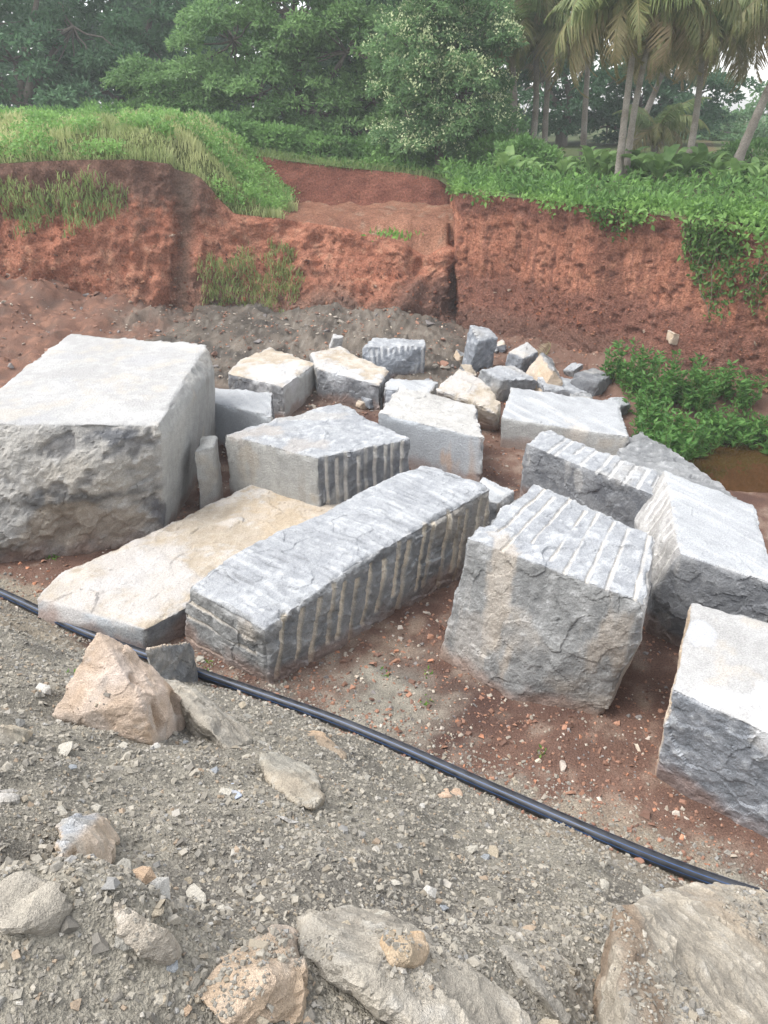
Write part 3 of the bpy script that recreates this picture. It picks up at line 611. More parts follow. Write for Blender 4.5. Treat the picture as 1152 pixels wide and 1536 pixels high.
block('pale flat-topped block with cracked smooth front below the rubble', [Z(752, 625, .52), Z(941, 655, .5), Z(930, 601, .5), Z(766, 580, .54)], None, {'sawn': [(0, 1), (3, 0)]}, 'toplight', .026, seed=19, stains=[(PY(868, 655, 11.1), (.16, .4, .3), (3, 3, 1), (.46, .42, .37), .7)],
      cuts=[(PY(812, 632, 11.5), PY(808, 680, 11.5), .022, .02, (.2, .2, .2)), (PY(925, 652, 11.1), PY(885, 675, 11.2), .022, .02, (.2, .2, .2))])
block('rough dark grey rock shelf between the broad pale block and the pond', [Z(918, 688, .38), Z(1000, 722, .42), Z(1128, 782, .40), Z(1112, 748, .36), Z(1040, 692, .34), Z(962, 645, .36), Z(938, 655, .38)], None, {}, 'rough', .035, seed=20, chip=.06, name='rock_shelf', cat='rock')

# -- angular rubble behind
def chunk(label, c, size, rot, sty, top, seed, group=None, step=.042, name='quarry_rock', cat='rock', chip=.05):
    r = np.random.default_rng(seed); sx, sy, sz = size
    from mathutils import Euler
    Rm = np.array(Euler(rot).to_matrix()); pts = []
    for x in (-1, 1):
        for y in (-1, 1):
            for z in (-1, 1): pts.append(Rm @ (np.array([x * sx, y * sy, z * sz]) * .5 * r.uniform(.7, 1.1, 3)))
    pts = np.array(pts) + np.array(c); gz = ground_z(pts[:, 0], pts[:, 1], False)
    V, N, F = hull_mesh(pts, step)
    wt = sstep(.45, .75, N[:, 2]); d1, c1 = style(top, V, seed * 13); d2, c2 = style(sty, V, seed * 13 + 5)
    V2 = V + N * ((d1 * wt + d2 * (1 - wt)) * .8 + facets(V, 6., seed) * .02)[:, None]; C = c1 * wt[:, None] + c2 * (1 - wt)[:, None]
    org = np.array([c[0], c[1], pts[:, 2].min()])
    o = mk(name, V2, F, M_ROCK, C, False, None, org); return tag(o, label, cat, group)
def at(px, py, up): 
    p = hit(px, py); p[2] = ground_z(p[:1], p[1:2], False)[0] + up; return p
chunk('upright grey rock with tan foot at the head of the rubble', at(718, 548, .28), (.62, .5, .95), (.15, .1, .5), 'blue', 'top', 31)
chunk('tilted rock with one bright white face in the rubble heap', at(780, 562, .24), (.6, .45, .72), (.3, -.25, .7), 'blue', 'white', 32)
chunk('broad grey rock with drill marks in front of the white-faced rubble', at(757, 592, .2), (1.0, .7, .6), (.1, .15, .5), 'rough', 'top', 33)
chunk('brown-grey slab leaning at the end of the rubble heap', at(812, 585, .2), (.3, .85, .75), (.2, .5, .2), 'tanedge', 'rough', 34)
chunk('flat pale grey slab lying past the rubble heap', at(845, 592, .1), (.95, .6, .25), (.2, .15, .2), 'top', 'top', 35)
chunk('dark lump of broken rock beside the green bushes', at(885, 585, .12), (.85, .6, .5), (.1, .1, .9), 'dark', 'dark', 36)
chunk('small pale wedge resting at the corner of the pale flat block', at(925, 622, .12), (.5, .3, .3), (.3, .2, .7), 'rough', 'toplight', 37)
chunk('little white pointed stone behind the buff-topped blocks', at(505, 527, .2), (.25, .22, .4), (.2, .3, .2), 'white', 'white', 38)
rng = np.random.default_rng(3)
for k, (px, py) in enumerate([(742, 528), (752, 524), (690, 540), (735, 565), (700, 568), (830, 575), (640, 580), (548, 602), (535, 598), (560, 610), (545, 612), (870, 610), (860, 560)]):
    s_ = rng.uniform(.2, .42)
    chunk('small angular rubble stone lying between the rear blocks', at(px, py, s_ * .22), (s_, s_ * rng.uniform(.6, .9), s_ * rng.uniform(.4, .8)), tuple(rng.uniform(-.5, .5, 2)) + (rng.uniform(0, 3),), ['rough', 'blue', 'tanedge', 'crust'][k % 4], ['top', 'tan', 'rough'][k % 3], 50 + k, 'rubble stones behind the blocks', .03, 'rubble_stone', 'stone')

def mud_points(n, seed):
    r = np.random.default_rng(seed); X = r.uniform(-9.5, 2.2, n); Y = r.uniform(13., 18.6, n); return np.stack([X, Y], 1)
# ------------------------------------------------------------------ rocks half buried in the gravel bank
ROCKS = []
def buried(label, pts, sty, seed, step=.017, amp=.55, name='rock', cat='rock', tint=None, group=None, stains=(), top=None, fk=.45, cuts=()):
    P = []
    for q_ in pts:
        if len(q_) == 4:                       # stands above the foot seen at (px, ref)
            px, py, ref, dy = q_; h = hit(px, ref); h = h + np.array([0, dy, 0]); P.append(PY(px, py, h[1])); h = P[-1].copy(); h[2] = ground_z(h[:1], h[1:2], False)[0] - .1; P.append(h)
        else:
            px, py, lift = q_; h = hit(px, py); d = ray(px, py); d = d / np.linalg.norm(d); q = h - d * lift; P.append(q)
            P.append(h + np.array([0, .06, -.12]))
    V, N, F = hull_mesh(P, step)
    d, C = style(sty, V, seed * 13)
    if top:
        wt = sstep(.4, .75, N[:, 2]); d2, C2 = style(top, V, seed * 13 + 3); C = C * (1 - wt)[:, None] + C2 * wt[:, None]
    fc_ = facets(V, 5., seed) * .05 + facets(V, 14., seed + 3) * .016 + facets(V, 34., seed + 6) * .006
    d = d * amp * .7 + .01 * fbm(V * 9, 3, seed) + fc_ * fk; C = C * (1 + np.clip(fc_ * 4, -.25, .2))[:, None]
    g_ = sstep(.1, .6, fbm(V * 3., 4, seed + 9)); C = blend(C, (.27, .255, .225), g_ * .55); C = blend(C, (.42, .39, .34), sstep(.3, .8, fbm(V * 12, 3, seed + 10)) * .4)
    if tint is not None: C = C * np.asarray(tint)
    for (p0, p1, wd, dp, cc) in cuts:
        ab = p1 - p0; t = np.clip(((V - p0) @ ab) / (ab @ ab), 0, 1); m_ = sstep(wd, wd * .2, np.linalg.norm(V - (p0 + t[:, None] * ab), axis=1) + .015 * fbm(V * 9, 2, 5)); d = d - m_ * dp; C = blend(C, cc, m_ * .6)
    for (c0, r, sc_, cc, k) in stains:
        q_ = (V - np.asarray(c0)) / np.asarray(r); m_ = sstep(1.25, .55, np.linalg.norm(q_, axis=1) + .45 * fbm(V * np.asarray(sc_), 4, seed + 77)); C = blend(C, cc, m_ * k)
    cx = V.mean(0); org = np.array([cx[0], cx[1], V[:, 2].min()])
    o = mk(name, V + N * d[:, None], F, M_STONE, C, False, None, org); ROCKS.append((V + N * d[:, None], F)); return tag(o, label, cat, group)
buried('pointed pinkish tan rock rising beside the black pipe', [(76, 1074, 0), (146, 946, 1062, .05), (180, 962, 1068, .05), (208, 990, 1075, 0), (262, 1030, 1082, 0), (288, 1082, 0), (232, 1118, .02), (212, 1055, 1108, -.02), (130, 1064, .06), (190, 1104, .03)], 'tanedge', 71, tint=(1.12, 1.1, 1.14), amp=.7, step=.012, fk=.25, cuts=[(PY(176, 985, hit(180, 1072)[1]), PY(270, 1062, hit(262, 1086)[1]), .06, .05, (.26, .19, .13)), (PY(198, 1020, hit(200, 1090)[1]), PY(240, 1090, hit(236, 1108)[1]), .05, .04, (.30, .20, .12)), (PY(150, 990, hit(150, 1066)[1]), PY(175, 1060, hit(180, 1090)[1]), .035, .025, (.36, .29, .22))],
       stains=[(hit(235, 1060) + [0, 0, .25], (.4, .3, .12), (5, 5, 5), (.40, .26, .15), .7), (hit(215, 1100), (.2, .2, .1), (5, 5, 5), (.33, .31, .28), .7)])
buried('sloping grey-tan ledge running down from the pointed rock', [(232, 1012, 1060, .1), (262, 1014, 1062, .1), (300, 1038, 1075, .05), (388, 1100, .0), (345, 1130, 0), (300, 1088, .05), (285, 1046, 1085, 0)], 'bank', 72, tint=(1., 1., 1.), amp=1.2, step=.013)
buried('grey squarish rock behind the pointed tan rock, touching the pipe', [(222, 974, 1022, .05), (242, 968, 1022, .1), (284, 962, 1024, .1), (294, 1012, 0), (288, 972, 1022, 0), (240, 1010, .05)], 'rough', 73, top='tanedge', step=.013)
buried('smooth elongated tan stone lying in the gravel', [(389, 1136, .20), (410, 1130, .24), (440, 1140, .27), (478, 1165, .22), (484, 1196, .16), (468, 1214, .05), (445, 1206, .05), (402, 1172, .08)], 'bank', 74, tint=(.92, .93, .92))
buried('thin brown flake of rock propped near the pipe', [(440, 1092, .03), (480, 1098, .06), (520, 1130, .04), (514, 1139, .0), (455, 1106, .0)], 'tanedge', 75, tint=(.85, .78, .7), step=.012)
buried('broken grey stone with tan underside in the left gravel', [(88, 1232, .18), (112, 1220, .22), (150, 1224, .24), (168, 1258, .16), (162, 1292, .0), (80, 1292, 0), (100, 1268, .12), (140, 1262, .16)], 'tanedge', 76, top='top')
buried('rounded gravelly boulder sunk into the bank at the lower left', [(-60, 1350, 0.05), (10, 1310, 0.07), (42, 1300, 0.06), (88, 1318, 0.05), (118, 1352, 0.01), (60, 1380, 0.05), (0, 1400, 0.06), (90, 1400, 0.00)], 'bank', 77, tint=(.95, .95, .95))
buried('tan hump of rock breaking through the gravel ridge', [(168, 1352, 0.02), (210, 1375, 0.06), (248, 1398, 0.09), (268, 1430, 0.05), (255, 1452, 0.00), (205, 1440, 0.04), (175, 1400, 0.02)], 'bank', 78, tint=(1, .97, .95))
buried('wedge-shaped pinkish rock with a sharp peak in the gravel', [(275, 1488, 0.00), (340, 1435, 0.08), (412, 1388, 0.20), (440, 1400, 0.20), (456, 1450, 0.14), (462, 1545, 0.00), (330, 1540, 0.05), (400, 1470, 0.16)], 'tanedge', 79, tint=(1.0, .97, .95), amp=1.2)
buried('large grey-brown boulder showing its back above the gravel', [(438, 1378, 0.08), (455, 1360, 0.14), (520, 1355, 0.18), (585, 1368, 0.20), (640, 1395, 0.16), (690, 1440, 0.14), (770, 1500, 0.11), (800, 1560, 0.08), (640, 1560, 0.14), (520, 1450, 0.20), (450, 1440, 0.04), (600, 1450, 0.23)], 'bank', 80, tint=(.95, .95, .95), amp=1.3)
buried('low curved ridge of grey rock beside the large boulder', [(690, 1388, 0.01), (745, 1381, 0.05), (800, 1395, 0.06), (838, 1420, 0.06), (880, 1470, 0.06), (905, 1520, 0.03), (860, 1560, 0.05), (770, 1440, 0.08), (820, 1500, 0.10)], 'bank', 81, tint=(.95, .95, .95))
buried('big slab-like rock with a brown broken edge near the pipe end', [(918, 1375, 1500, .1), (946, 1362, 1470, .1), (1000, 1332, 1400, .1), (1080, 1327, 1370, .05), (1200, 1350, .10), (1300, 1560, .35), (912, 1536, .10), (905, 1580, .12), (940, 1580, .40), (938, 1450, .36), (1060, 1450, .36)], 'bank', 82, step=.021, tint=(.98, .96, .93), amp=1.5,
       stains=[(hit(922, 1450) - ray(922, 1450) * .2, (.10, .6, .5), (6, 6, 6), (.20, .145, .10), .9)])
buried('orange-tan lump of stone sitting on the large boulder', [(577, 1410, .24), (600, 1400, .27), (632, 1402, .27), (638, 1422, .26), (622, 1448, .22), (586, 1448, .22), (605, 1425, .32)], 'tanedge', 83, step=.008, tint=(1.05, .92, .75))
buried('flat grey stone at the edge of the gravel on the far left', [(-20, 1098, .05), (18, 1088, .08), (42, 1096, .07), (30, 1112, .03), (-10, 1120, .02)], 'tanedge', 84, step=.012, tint=(.85, .88, .85))
buried('pinkish flat chip lying just below the pipe', [(655, 1190, .02), (690, 1183, .03), (693, 1193, .02), (660, 1198, .01)], 'tanedge', 85, step=.008, tint=(1.1, .98, .92))
buried('blue-grey splinter of stone in the gravel', [(338, 1178, .02), (350, 1174, .04), (364, 1192, .03), (352, 1200, .01)], 'blue', 86, step=.008, tint=(1.7, 1.75, 1.9))
buried('long white sliver of stone in the gravel', [(412, 1222, .02), (430, 1226, .03), (452, 1233, .02), (436, 1237, .01)], 'white', 87, step=.007)
buried('white curled flake of stone on the far left gravel', [(-4, 1184, .03), (18, 1182, .04), (28, 1190, .03), (20, 1202, .02), (-4, 1204, .01)], 'white', 88, step=.008)

# ------------------------------------------------------------------ pipe
pp = []
for a, b in PIPE_PX:
    zc = .1
    for _ in range(4): q = PZ(a, b, zc); zc = ground_z(q[:1], q[1:2], False)[0] + .05
    pp.append(PZ(a, b, min(zc, .2)))
ext_l = [pp[0] + np.array([-x, x * .55, 0]) for x in (3, 2, 1)]; ext_r = [pp[-1] + np.array([x, -x * .4, .0]) for x in (.5, 1., 1.6)]
allp = np.array(ext_l + pp + ext_r)
sL = np.concatenate([[0], np.cumsum(np.linalg.norm(np.diff(allp, axis=0), axis=1))]); u = np.linspace(0, sL[-1], 160)
pc = np.stack([np.interp(u, sL, allp[:, c]) for c in range(3)], 1)
for _ in range(10): pc[1:-1] = (pc[:-2] + 2 * pc[1:-1] + pc[2:]) / 4
V, F = tube(pc, .051, 20); pipe = mk('water_pipe', V, F, M_PIPE, None, True); tag(pipe, 'long black plastic pipe snaking along the foot of the gravel bank', 'pipe')
T_ = np.gradient(pc, axis=0); T_ /= np.linalg.norm(T_, axis=1)[:, None]; S_ = np.cross(T_, [0, 0, 1]); S_ /= np.linalg.norm(S_, axis=1)[:, None]; U_ = np.cross(S_, T_)
for an in (62, 20, 128):
    r_ = []
    for da in (-4, 0, 4):
        q = math.radians(an + da); r_.append(pc + (math.cos(q) * S_ + math.sin(q) * U_) * .0522)
    V = np.array(r_).reshape(-1, 3); st = mk('stripe', V, gridfaces(3, len(pc)), M_STRIPE, None, True, pipe)

# ------------------------------------------------------------------ loose stones and gravel
def chips(n, pos, size, cols, seed, flat=.55):
    r = np.random.default_rng(seed)
    base = np.array([[-1, -1, -1], [1, -1, -1], [1, 1, -1], [-1, 1, -1], [-1, -1, 1], [1, -1, 1], [1, 1, 1], [-1, 1, 1]], float) * .5
    Q = base[None] * r.uniform(.55, 1.15, (n, 8, 3)); Q[:, 4:, :2] *= r.uniform(.3, .9, (n, 1, 1))
    Q *= np.stack([r.uniform(.8, 1.5, n), r.uniform(.6, 1.0, n), r.uniform(.22, flat + .1, n)], 1)[:, None, :] * size[:, None, None]
    a = r.uniform(0, 2 * math.pi, n); tx = r.normal(0, .45, n); ty = r.normal(0, .45, n)
    ca, sa = np.cos(a), np.sin(a); cx, sx = np.cos(tx), np.sin(tx); cy, sy = np.cos(ty), np.sin(ty)
    x, y, z = Q[..., 0], Q[..., 1], Q[..., 2]
    y, z = y * cx[:, None] - z * sx[:, None], y * sx[:, None] + z * cx[:, None]
    x, z = x * cy[:, None] + z * sy[:, None], -x * sy[:, None] + z * cy[:, None]
    x, y = x * ca[:, None] - y * sa[:, None], x * sa[:, None] + y * ca[:, None]
    V = (np.stack([x, y, z], -1) + pos[:, None, :]).reshape(-1, 3)
    f = np.array([[4, 5, 6, 7], [0, 1, 5, 4], [1, 2, 6, 5], [2, 3, 7, 6], [3, 0, 4, 7]])
    F = (np.arange(n)[:, None, None] * 8 + f[None]).reshape(-1, 4)
    return V, F, np.repeat(cols, 8, axis=0)
GP = np.array([(.30, .285, .25), (.40, .375, .32), (.22, .215, .20), (.15, .148, .142), (.46, .43, .37), (.36, .31, .235), (.50, .48, .44), (.40, .29, .20), (.27, .285, .30)])
GW = np.array([.24, .2, .17, .11, .1, .08, .04, .03, .03])
from mathutils.bvhtree import BVHTree
_rv = np.vstack([v for v, f in ROCKS]); _o = np.cumsum([0] + [len(v) for v, f in ROCKS]); _rf = np.vstack([f + _o[k] for k, (v, f) in enumerate(ROCKS)])
RB = BVHTree.FromPolygons(_rv.tolist(), _rf.tolist())
def on_rocks(pts, z, seed, thr=.05):
    nz_ = fbm(np.column_stack([pts * 2.6, z]), 3, seed); z = z.copy(); keep = np.ones(len(z), bool)
    for k in range(len(z)):
        h = RB.ray_cast(Vector((pts[k, 0], pts[k, 1], 6.)), Vector((0, 0, -1)))
        if h[0] is not None and h[0].z > z[k] - .01:
            if h[1].z > .62 and nz_[k] + .6 * (.12 - (h[0].z - z[k])) > thr: z[k] = h[0].z
            else: keep[k] = False
    return z, keep
def bank_points(n, seed, smin=-.35):
    r = np.random.default_rng(seed); out = np.empty((0, 2))
    while len(out) < n:
        X = r.uniform(-5.5, 4.2, n * 3); Y = r.uniform(.45, 8., n * 3); s_ = (ypipe(X) - Y) / 1.14
        g_ = ground_z(X, Y, False); d2 = X * X + Y * Y + (EYE - g_) ** 2
        dep = Y * math.cos(PITCH) + (EYE - g_) * math.sin(PITCH); u_ = np.abs(X) / dep
        ok = (s_ + r.normal(0, .18, n * 3) > smin) & (u_ < .62) & (r.random(n * 3) < np.clip(7. / d2, .05, 1))
        out = np.vstack([out, np.stack([X, Y], 1)[ok]])
    return out[:n]
n = 66000; pts = bank_points(n, 11); z_ = ground_z(pts[:, 0], pts[:, 1]); z_, kp = on_rocks(pts, z_, 15, .22); pts = pts[kp]; z_ = z_[kp]; n = len(pts); dst = np.sqrt(pts[:, 0] ** 2 + pts[:, 1] ** 2 + (EYE - z_) ** 2)
sz = np.exp(RNG.normal(math.log(.0088), .55, n)) * (.55 + .17 * dst); sz = np.clip(sz, .004, .045)
cc = GP[RNG.choice(len(GP), n, p=GW / GW.sum())]; cc = (cc * .58 + np.array([.33, .292, .235]) * .42) * .83 * RNG.uniform(.78, 1.15, n)[:, None]
V, F, C = chips(n, np.column_stack([pts, z_ + sz * .12]), sz, cc, 12); gr = mk('gravel', V, F, M_PEB, C); tag(gr, 'loose grey and buff gravel covering the bank', 'gravel', kind='stuff')
def floor_points(n, seed):
    r = np.random.default_rng(seed); out = np.empty((0, 2))
    while len(out) < n:
        X = r.uniform(-8.5, 5, n * 3); Y = r.uniform(2.5, 19., n * 3); s_ = (ypipe(X) - Y) / 1.14
        ok = (s_ < .1) & (r.random(n * 3) < np.clip(30. / (X * X + Y * Y), .12, 1)); out = np.vstack([out, np.stack([X, Y], 1)[ok]])
    return out[:n]
RP = np.array([(.27, .15, .105), (.33, .18, .12), (.17, .10, .075), (.42, .20, .12), (.33, .29, .24), (.42, .36, .29), (.22, .20, .19), (.48, .42, .36)])
n = 18000; pts = floor_points(n, 13); z_ = ground_z(pts[:, 0], pts[:, 1]); sz = np.clip(np.exp(RNG.normal(math.log(.021), .47, n)) * (.75 + .05 * pts[:, 1]), .008, .08)
cc = RP[RNG.choice(len(RP), n, p=[.27, .17, .25, .05, .1, .05, .08, .03])] * RNG.uniform(.75, 1.2, n)[:, None]
V, F, C = chips(n, np.column_stack([pts, z_ + sz * .12]), sz, cc, 14); gr = mk('soil_crumbs', V, F, M_PEB, C); tag(gr, 'reddish clods and small grit scattered over the soil floor', 'grit', kind='stuff')
# clods caught on the cut earth faces
def face_points(G, n, seed, vmax=.95):
    r = np.random.default_rng(seed); a = (r.random(n) ** 1.3 * (G.shape[0] - 2) * vmax).astype(int); b = r.integers(0, G.shape[1] - 1, n); return G[a, b] + r.normal(0, .02, (n, 3))
pts = np.vstack([face_points(CLG, 2600, 16, .6), face_points(WWG, 1500, 17, .45), face_points(RWG, 300, 18)]); n = len(pts); sz = np.clip(np.exp(RNG.normal(math.log(.045), .5, n)), .015, .16)
cc = np.array([(.33, .13, .075), (.22, .095, .065), (.42, .21, .13), (.16, .09, .07), (.44, .33, .25)])[RNG.choice(5, n, p=[.36, .26, .2, .13, .05])] * RNG.uniform(.8, 1.15, n)[:, None]
V, F, C = chips(n, pts, sz, cc, 19, .8); gr = mk('earth_clods', V, F, M_SOIL, C); tag(gr, 'red earth clods and small stones stuck in the cut walls', 'clods', kind='stuff')
# stones large enough to pick out one by one
def stone_mesh(seed, col):
    r = np.random.default_rng(seed); bm = bmesh.new()
    p = r.normal(0, 1, (13, 3)); p /= np.linalg.norm(p, axis=1)[:, None]; p *= np.array([1., .72, .48]) * r.uniform(.8, 1.05, (13, 1)) * .5
    for q in p: bm.verts.new(q)
    bmesh.ops.convex_hull(bm, input=list(bm.verts)); dead = [v for v in bm.verts if not v.link_faces]
    if dead: bmesh.ops.delete(bm, geom=dead, context='VERTS')
    me = bpy.data.meshes.new('stone'); bm.to_mesh(me); bm.free()
    a = me.color_attributes.new('Col', 'FLOAT_COLOR', 'POINT')
    for d in a.data: d.color = (*col, 1)
    me.materials.append(M_STONE); return me
def scatter(name, label, group, n, ptsf, seed, cols, names, lo, hi):
    r = np.random.default_rng(seed); ms = [stone_mesh(seed * 50 + k, cols[k % len(cols)]) for k in range(14)]
    pts = ptsf(n, seed + 1)
    for k in range(n):
        s_ = lo * (hi / lo) ** (r.random() ** 1.9)
        x, y = pts[k]; z = ground_z(np.array([x]), np.array([y]))[0]
        o = link(name, ms[k % 14], None); o.location = (x, y, z + s_ * .10); o.scale = (s_, s_ * r.uniform(.8, 1.2), s_ * r.uniform(.8, 1.2)); o.rotation_euler = (r.normal(0, .25), r.normal(0, .25), r.uniform(0, 6.28))
        tag(o, label.replace('*', names[(k % 14) % len(cols)]), 'stone', group)
scatter('loose_stone', 'small loose * stone lying on the gravel bank', 'loose stones on the gravel bank', 240, lambda n, s: bank_points(n, s, .05), 21, [tuple(c) for c in GP[[0, 1, 4, 5, 6, 0, 2, 1, 7, 8]]], ['mid grey', 'buff grey', 'pale buff', 'tan', 'whitish', 'mid grey', 'dark grey', 'buff grey', 'orange-brown', 'bluish grey'], .035, .14)
scatter('soil_stone', 'small * stone lying on the red soil floor', 'stones on the red soil floor', 170, floor_points, 23, [tuple(c) for c in RP[[3, 4, 5, 1, 6, 7, 3, 0]]], ['orange', 'buff grey', 'pale buff', 'reddish', 'dark grey', 'whitish', 'orange', 'red-brown'], .04, .15)

scatter('mud_stone', 'small * stone lying on the muddy slope below the left cliff', 'stones on the muddy slope', 130, mud_points, 25, [tuple(c) for c in RP[[4, 6, 2, 0]]], ['buff grey', 'dark grey', 'dark brown', 'red-brown'], .09, .4)

# ------------------------------------------------------------------ vegetation
def unit(v): return v / (np.linalg.norm(v, axis=-1, keepdims=True) + 1e-9)
def leaves(P, D, size, aspect, seed, cup=.15, cols=None):
    """one pointed four-cornered leaf per point; D = pointing direction"""
    r = np.random.default_rng(seed); n = len(P); D = unit(D); size = np.broadcast_to(size, (n,))
    S = unit(np.cross(D, r.normal(0, 1, (n, 3)))); U = np.cross(S, D); L = size[:, None]; W = L * aspect
    V = np.stack([P, P + D * L * .45 + S * W * .5 + U * L * cup, P + D * L, P + D * L * .45 - S * W * .5 + U * L * cup], 1).reshape(-1, 3)
    F = np.arange(n * 4).reshape(n, 4)
    return V, F, None if cols is None else np.repeat(cols * np.array([.98, 1.16, 1.0]), 4, axis=0)
def limb(a, b, r0, r1, seed, n=7, wob=.12):
    r = np.random.default_rng(seed); t = np.linspace(0, 1, n)[:, None]; p = np.asarray(a) * (1 - t) + np.asarray(b) * t
    L = np.linalg.norm(np.asarray(b) - np.asarray(a)); p[1:-1] += r.normal(0, wob * L * .35, (n - 2, 3)) * .5
    return tube(p, np.linspace(r0, r1, n), 7 if r0 > .08 else 5, False)
def tree(name, label, base, blobs, nleaf, lsize, cdark, clight, trunk_r, seed, aspect=.5, group=None, flower=None, bark=(.16, .14, .115), clumps=34, clr=.62):
    r = np.random.default_rng(seed); root = empty(name, base); tag(root, label, 'tree', group); base = np.asarray(base, float)
    bag = Bag(); bl = np.asarray(blobs, float); cen = bl[:, :3].mean(0)
    fork = np.array([base[0] + r.normal(0, .2), base[1] + r.normal(0, .2), base[2] + (cen[2] - base[2]) * .45])
    V, F = limb(base - [0, 0, .25], fork, trunk_r * 1.15, trunk_r * .75, seed); bag.add(V, F, bark)
    CP = []; CR = []
    for k, (x, y, z, rx, ry, rz) in enumerate(bl):
        c = np.array([x, y, z]); V, F = limb(fork, c, trunk_r * .6, trunk_r * .2, seed + k + 1, 8, .2); bag.add(V, F, bark)
        m = max(6, int(clumps * rx * rz / (bl[:, 3] * bl[:, 5]).mean()))
        d = unit(r.normal(0, 1, (m, 3))); rad = r.uniform(.25, 1, m) ** .45
        p = c + d * rad[:, None] * np.array([rx, ry, rz]); CP.append(p); CR.append(r.uniform(.55, 1.25, m) * clr)
        for q in p[::3]:
            V, F = limb(c, q, trunk_r * .16, .012, seed + 31 + k, 5, .2); bag.add(V, F, bark)
    CP = np.vstack(CP); CR = np.concatenate(CR); w_ = CR ** 2; idx = r.choice(len(CP), nleaf, p=w_ / w_.sum())
    d = unit(r.normal(0, 1, (nleaf, 3)) * np.array([1, 1, .75])); d[:, 2] = np.where(d[:, 2] < -.3, -d[:, 2] * .6, d[:, 2])
    P = CP[idx] + d * (CR[idx] * r.uniform(.25, 1, nleaf) ** .5)[:, None] * np.array([1.1, 1.1, .8])
    cv = r.uniform(0, 1, len(CP)); t = np.clip(cv[idx] * .75 + r.normal(.12, .2, nleaf), 0, 1); C = mixc(cdark, clight, t)
    D = d + r.normal(0, .6, (nleaf, 3)) + np.array([0, 0, -.35])
    P[:, 2] = np.maximum(P[:, 2], base[2] + .15)
    V, F, C = leaves(P, D, lsize * r.uniform(.65, 1.3, nleaf), aspect, seed, .12, C)
    mk('crown', V - base, F, M_LEAF, C, False, root)
    V, F, C = bag.get(); mk('trunk', V - base, F, M_BARK, C, True, root)
    if flower is not None:
        nf, fs, fc = flower; up = np.where((d[:, 2] > .05) & (d[:, 1] < .5))[0]; pick = r.choice(up, nf); FP = []
        for q in P[pick]:
            FP.append(q + r.normal(0, 1, (26, 3)) * np.array([.12, .12, .13]) + [0, -.08, .1])
        FP = np.vstack(FP); c2 = mixc(fc, np.array(fc) * 1.25, r.random(len(FP)))
        V, F, C = leaves(FP, r.normal(0, 1, (len(FP), 3)) + [0, -.3, .8], fs * r.uniform(.6, 1.2, len(FP)), .6, seed + 5, .1, c2)
        mk('blossom', V - base, F, M_LEAF, C, False, root)
    return root
def gp(px, Y, z=3.1): p = PY(px, 240, Y); p[2] = z; return p
DK = (.075, .125, .078); DM = (.145, .225, .13); MD = (.05, .09, .032); ML = (.115, .175, .062)
def blob(px, py, Y, rx, ry, rz): p = PY(px, py, Y); return (p[0], p[1], p[2], rx, ry, rz)
tree('broadleaf_tree', 'dense dark blue-green tree at the far end of the grassy mound', gp(55, 34), [blob(20, 90, 34, 2.6, 2.2, 2.), blob(110, 40, 35, 2.8, 2.4, 2.4), blob(-70, 60, 34, 3, 2.4, 2.6), blob(60, -60, 35, 3.4, 2.6, 2.2), blob(60, 165, 33.5, 2.6, 1.8, .9)], 26000, .2, DK, DM, .3, 301)
tree('broadleaf_tree', 'shadowy tall tree between the mound and the spreading tree', gp(232, 37), [blob(200, 60, 37, 2.6, 2.4, 2.2), blob(270, 110, 37, 2.4, 2., 1.6), blob(230, -50, 38, 3.4, 2.8, 2.4), blob(150, 140, 37, 2, 1.8, 1.2)], 20000, .2, DK, DM, .28, 302)
tree('broadleaf_tree', 'spreading mid-green tree with drooping leafy boughs behind the bench', gp(462, 31), [blob(350, 60, 31, 2.0, 1.9, 1.6), blob(440, 20, 31, 2.3, 2., 1.8), blob(520, 80, 30.5, 1.9, 1.8, 1.5), blob(390, 140, 30, 1.5, 1.4, .95), blob(560, 150, 30.5, 1.3, 1.4, 1.1), blob(480, -70, 32, 3., 2.6, 2.), blob(300, 110, 31, 1.3, 1.4, .9), blob(470, 165, 30.5, 1.5, 1.2, .8), blob(400, 195, 30, 1.5, 1.1, .6), blob(540, 200, 30, 1.4, 1.1, .6), blob(320, 190, 30, 1.3, 1., .6)], 48000, .165, (.11, .175, .075), (.24, .325, .14), .26, 303, clumps=30, clr=.5)
tree('flowering_tree', 'rounded tree dotted with cream blossom clusters beside the palms', gp(665, 27), [blob(690, 150, 27, 1.7, 1.6, 1.35), blob(640, 90, 27, 1.7, 1.6, 1.5), blob(700, 55, 27.2, 1.4, 1.5, 1.4), blob(610, 170, 27, 1.1, 1.2, 1.0), blob(650, -20, 27.5, 2.0, 1.8, 1.5), blob(690, 205, 26.6, 1.0, 1.0, .55), blob(630, 215, 26.6, 1.1, 1.0, .45), blob(735, 190, 26.6, .8, .9, .6)], 38000, .15, (.105, .17, .08), (.23, .31, .155), .2, 304, .42, flower=(330, .09, (.60, .55, .38)), clumps=32, clr=.42)
tree('broadleaf_tree', 'dark tree seen through the palm trunks beside the flowering tree', gp(835, 42, 3.1), [blob(800, 130, 42, 2.8, 2, 2.2), blob(880, 150, 42, 2.6, 2, 1.9), blob(840, 40, 43, 2.6, 2.2, 2.2), blob(760, 60, 43, 2.8, 2.2, 2.6)], 16000, .24, DK, (.07, .125, .07), .3, 305)
tree('broadleaf_tree', 'dark round tree behind the tall twin-trunk palm', gp(985, 44), [blob(960, 160, 44, 2.4, 2, 1.8), blob(1040, 150, 44, 2.6, 2, 1.8), blob(1000, 90, 45, 2.2, 2, 1.4), blob(910, 190, 44, 2., 2, 1.)], 15000, .24, DK, (.07, .125, .07), .3, 306)
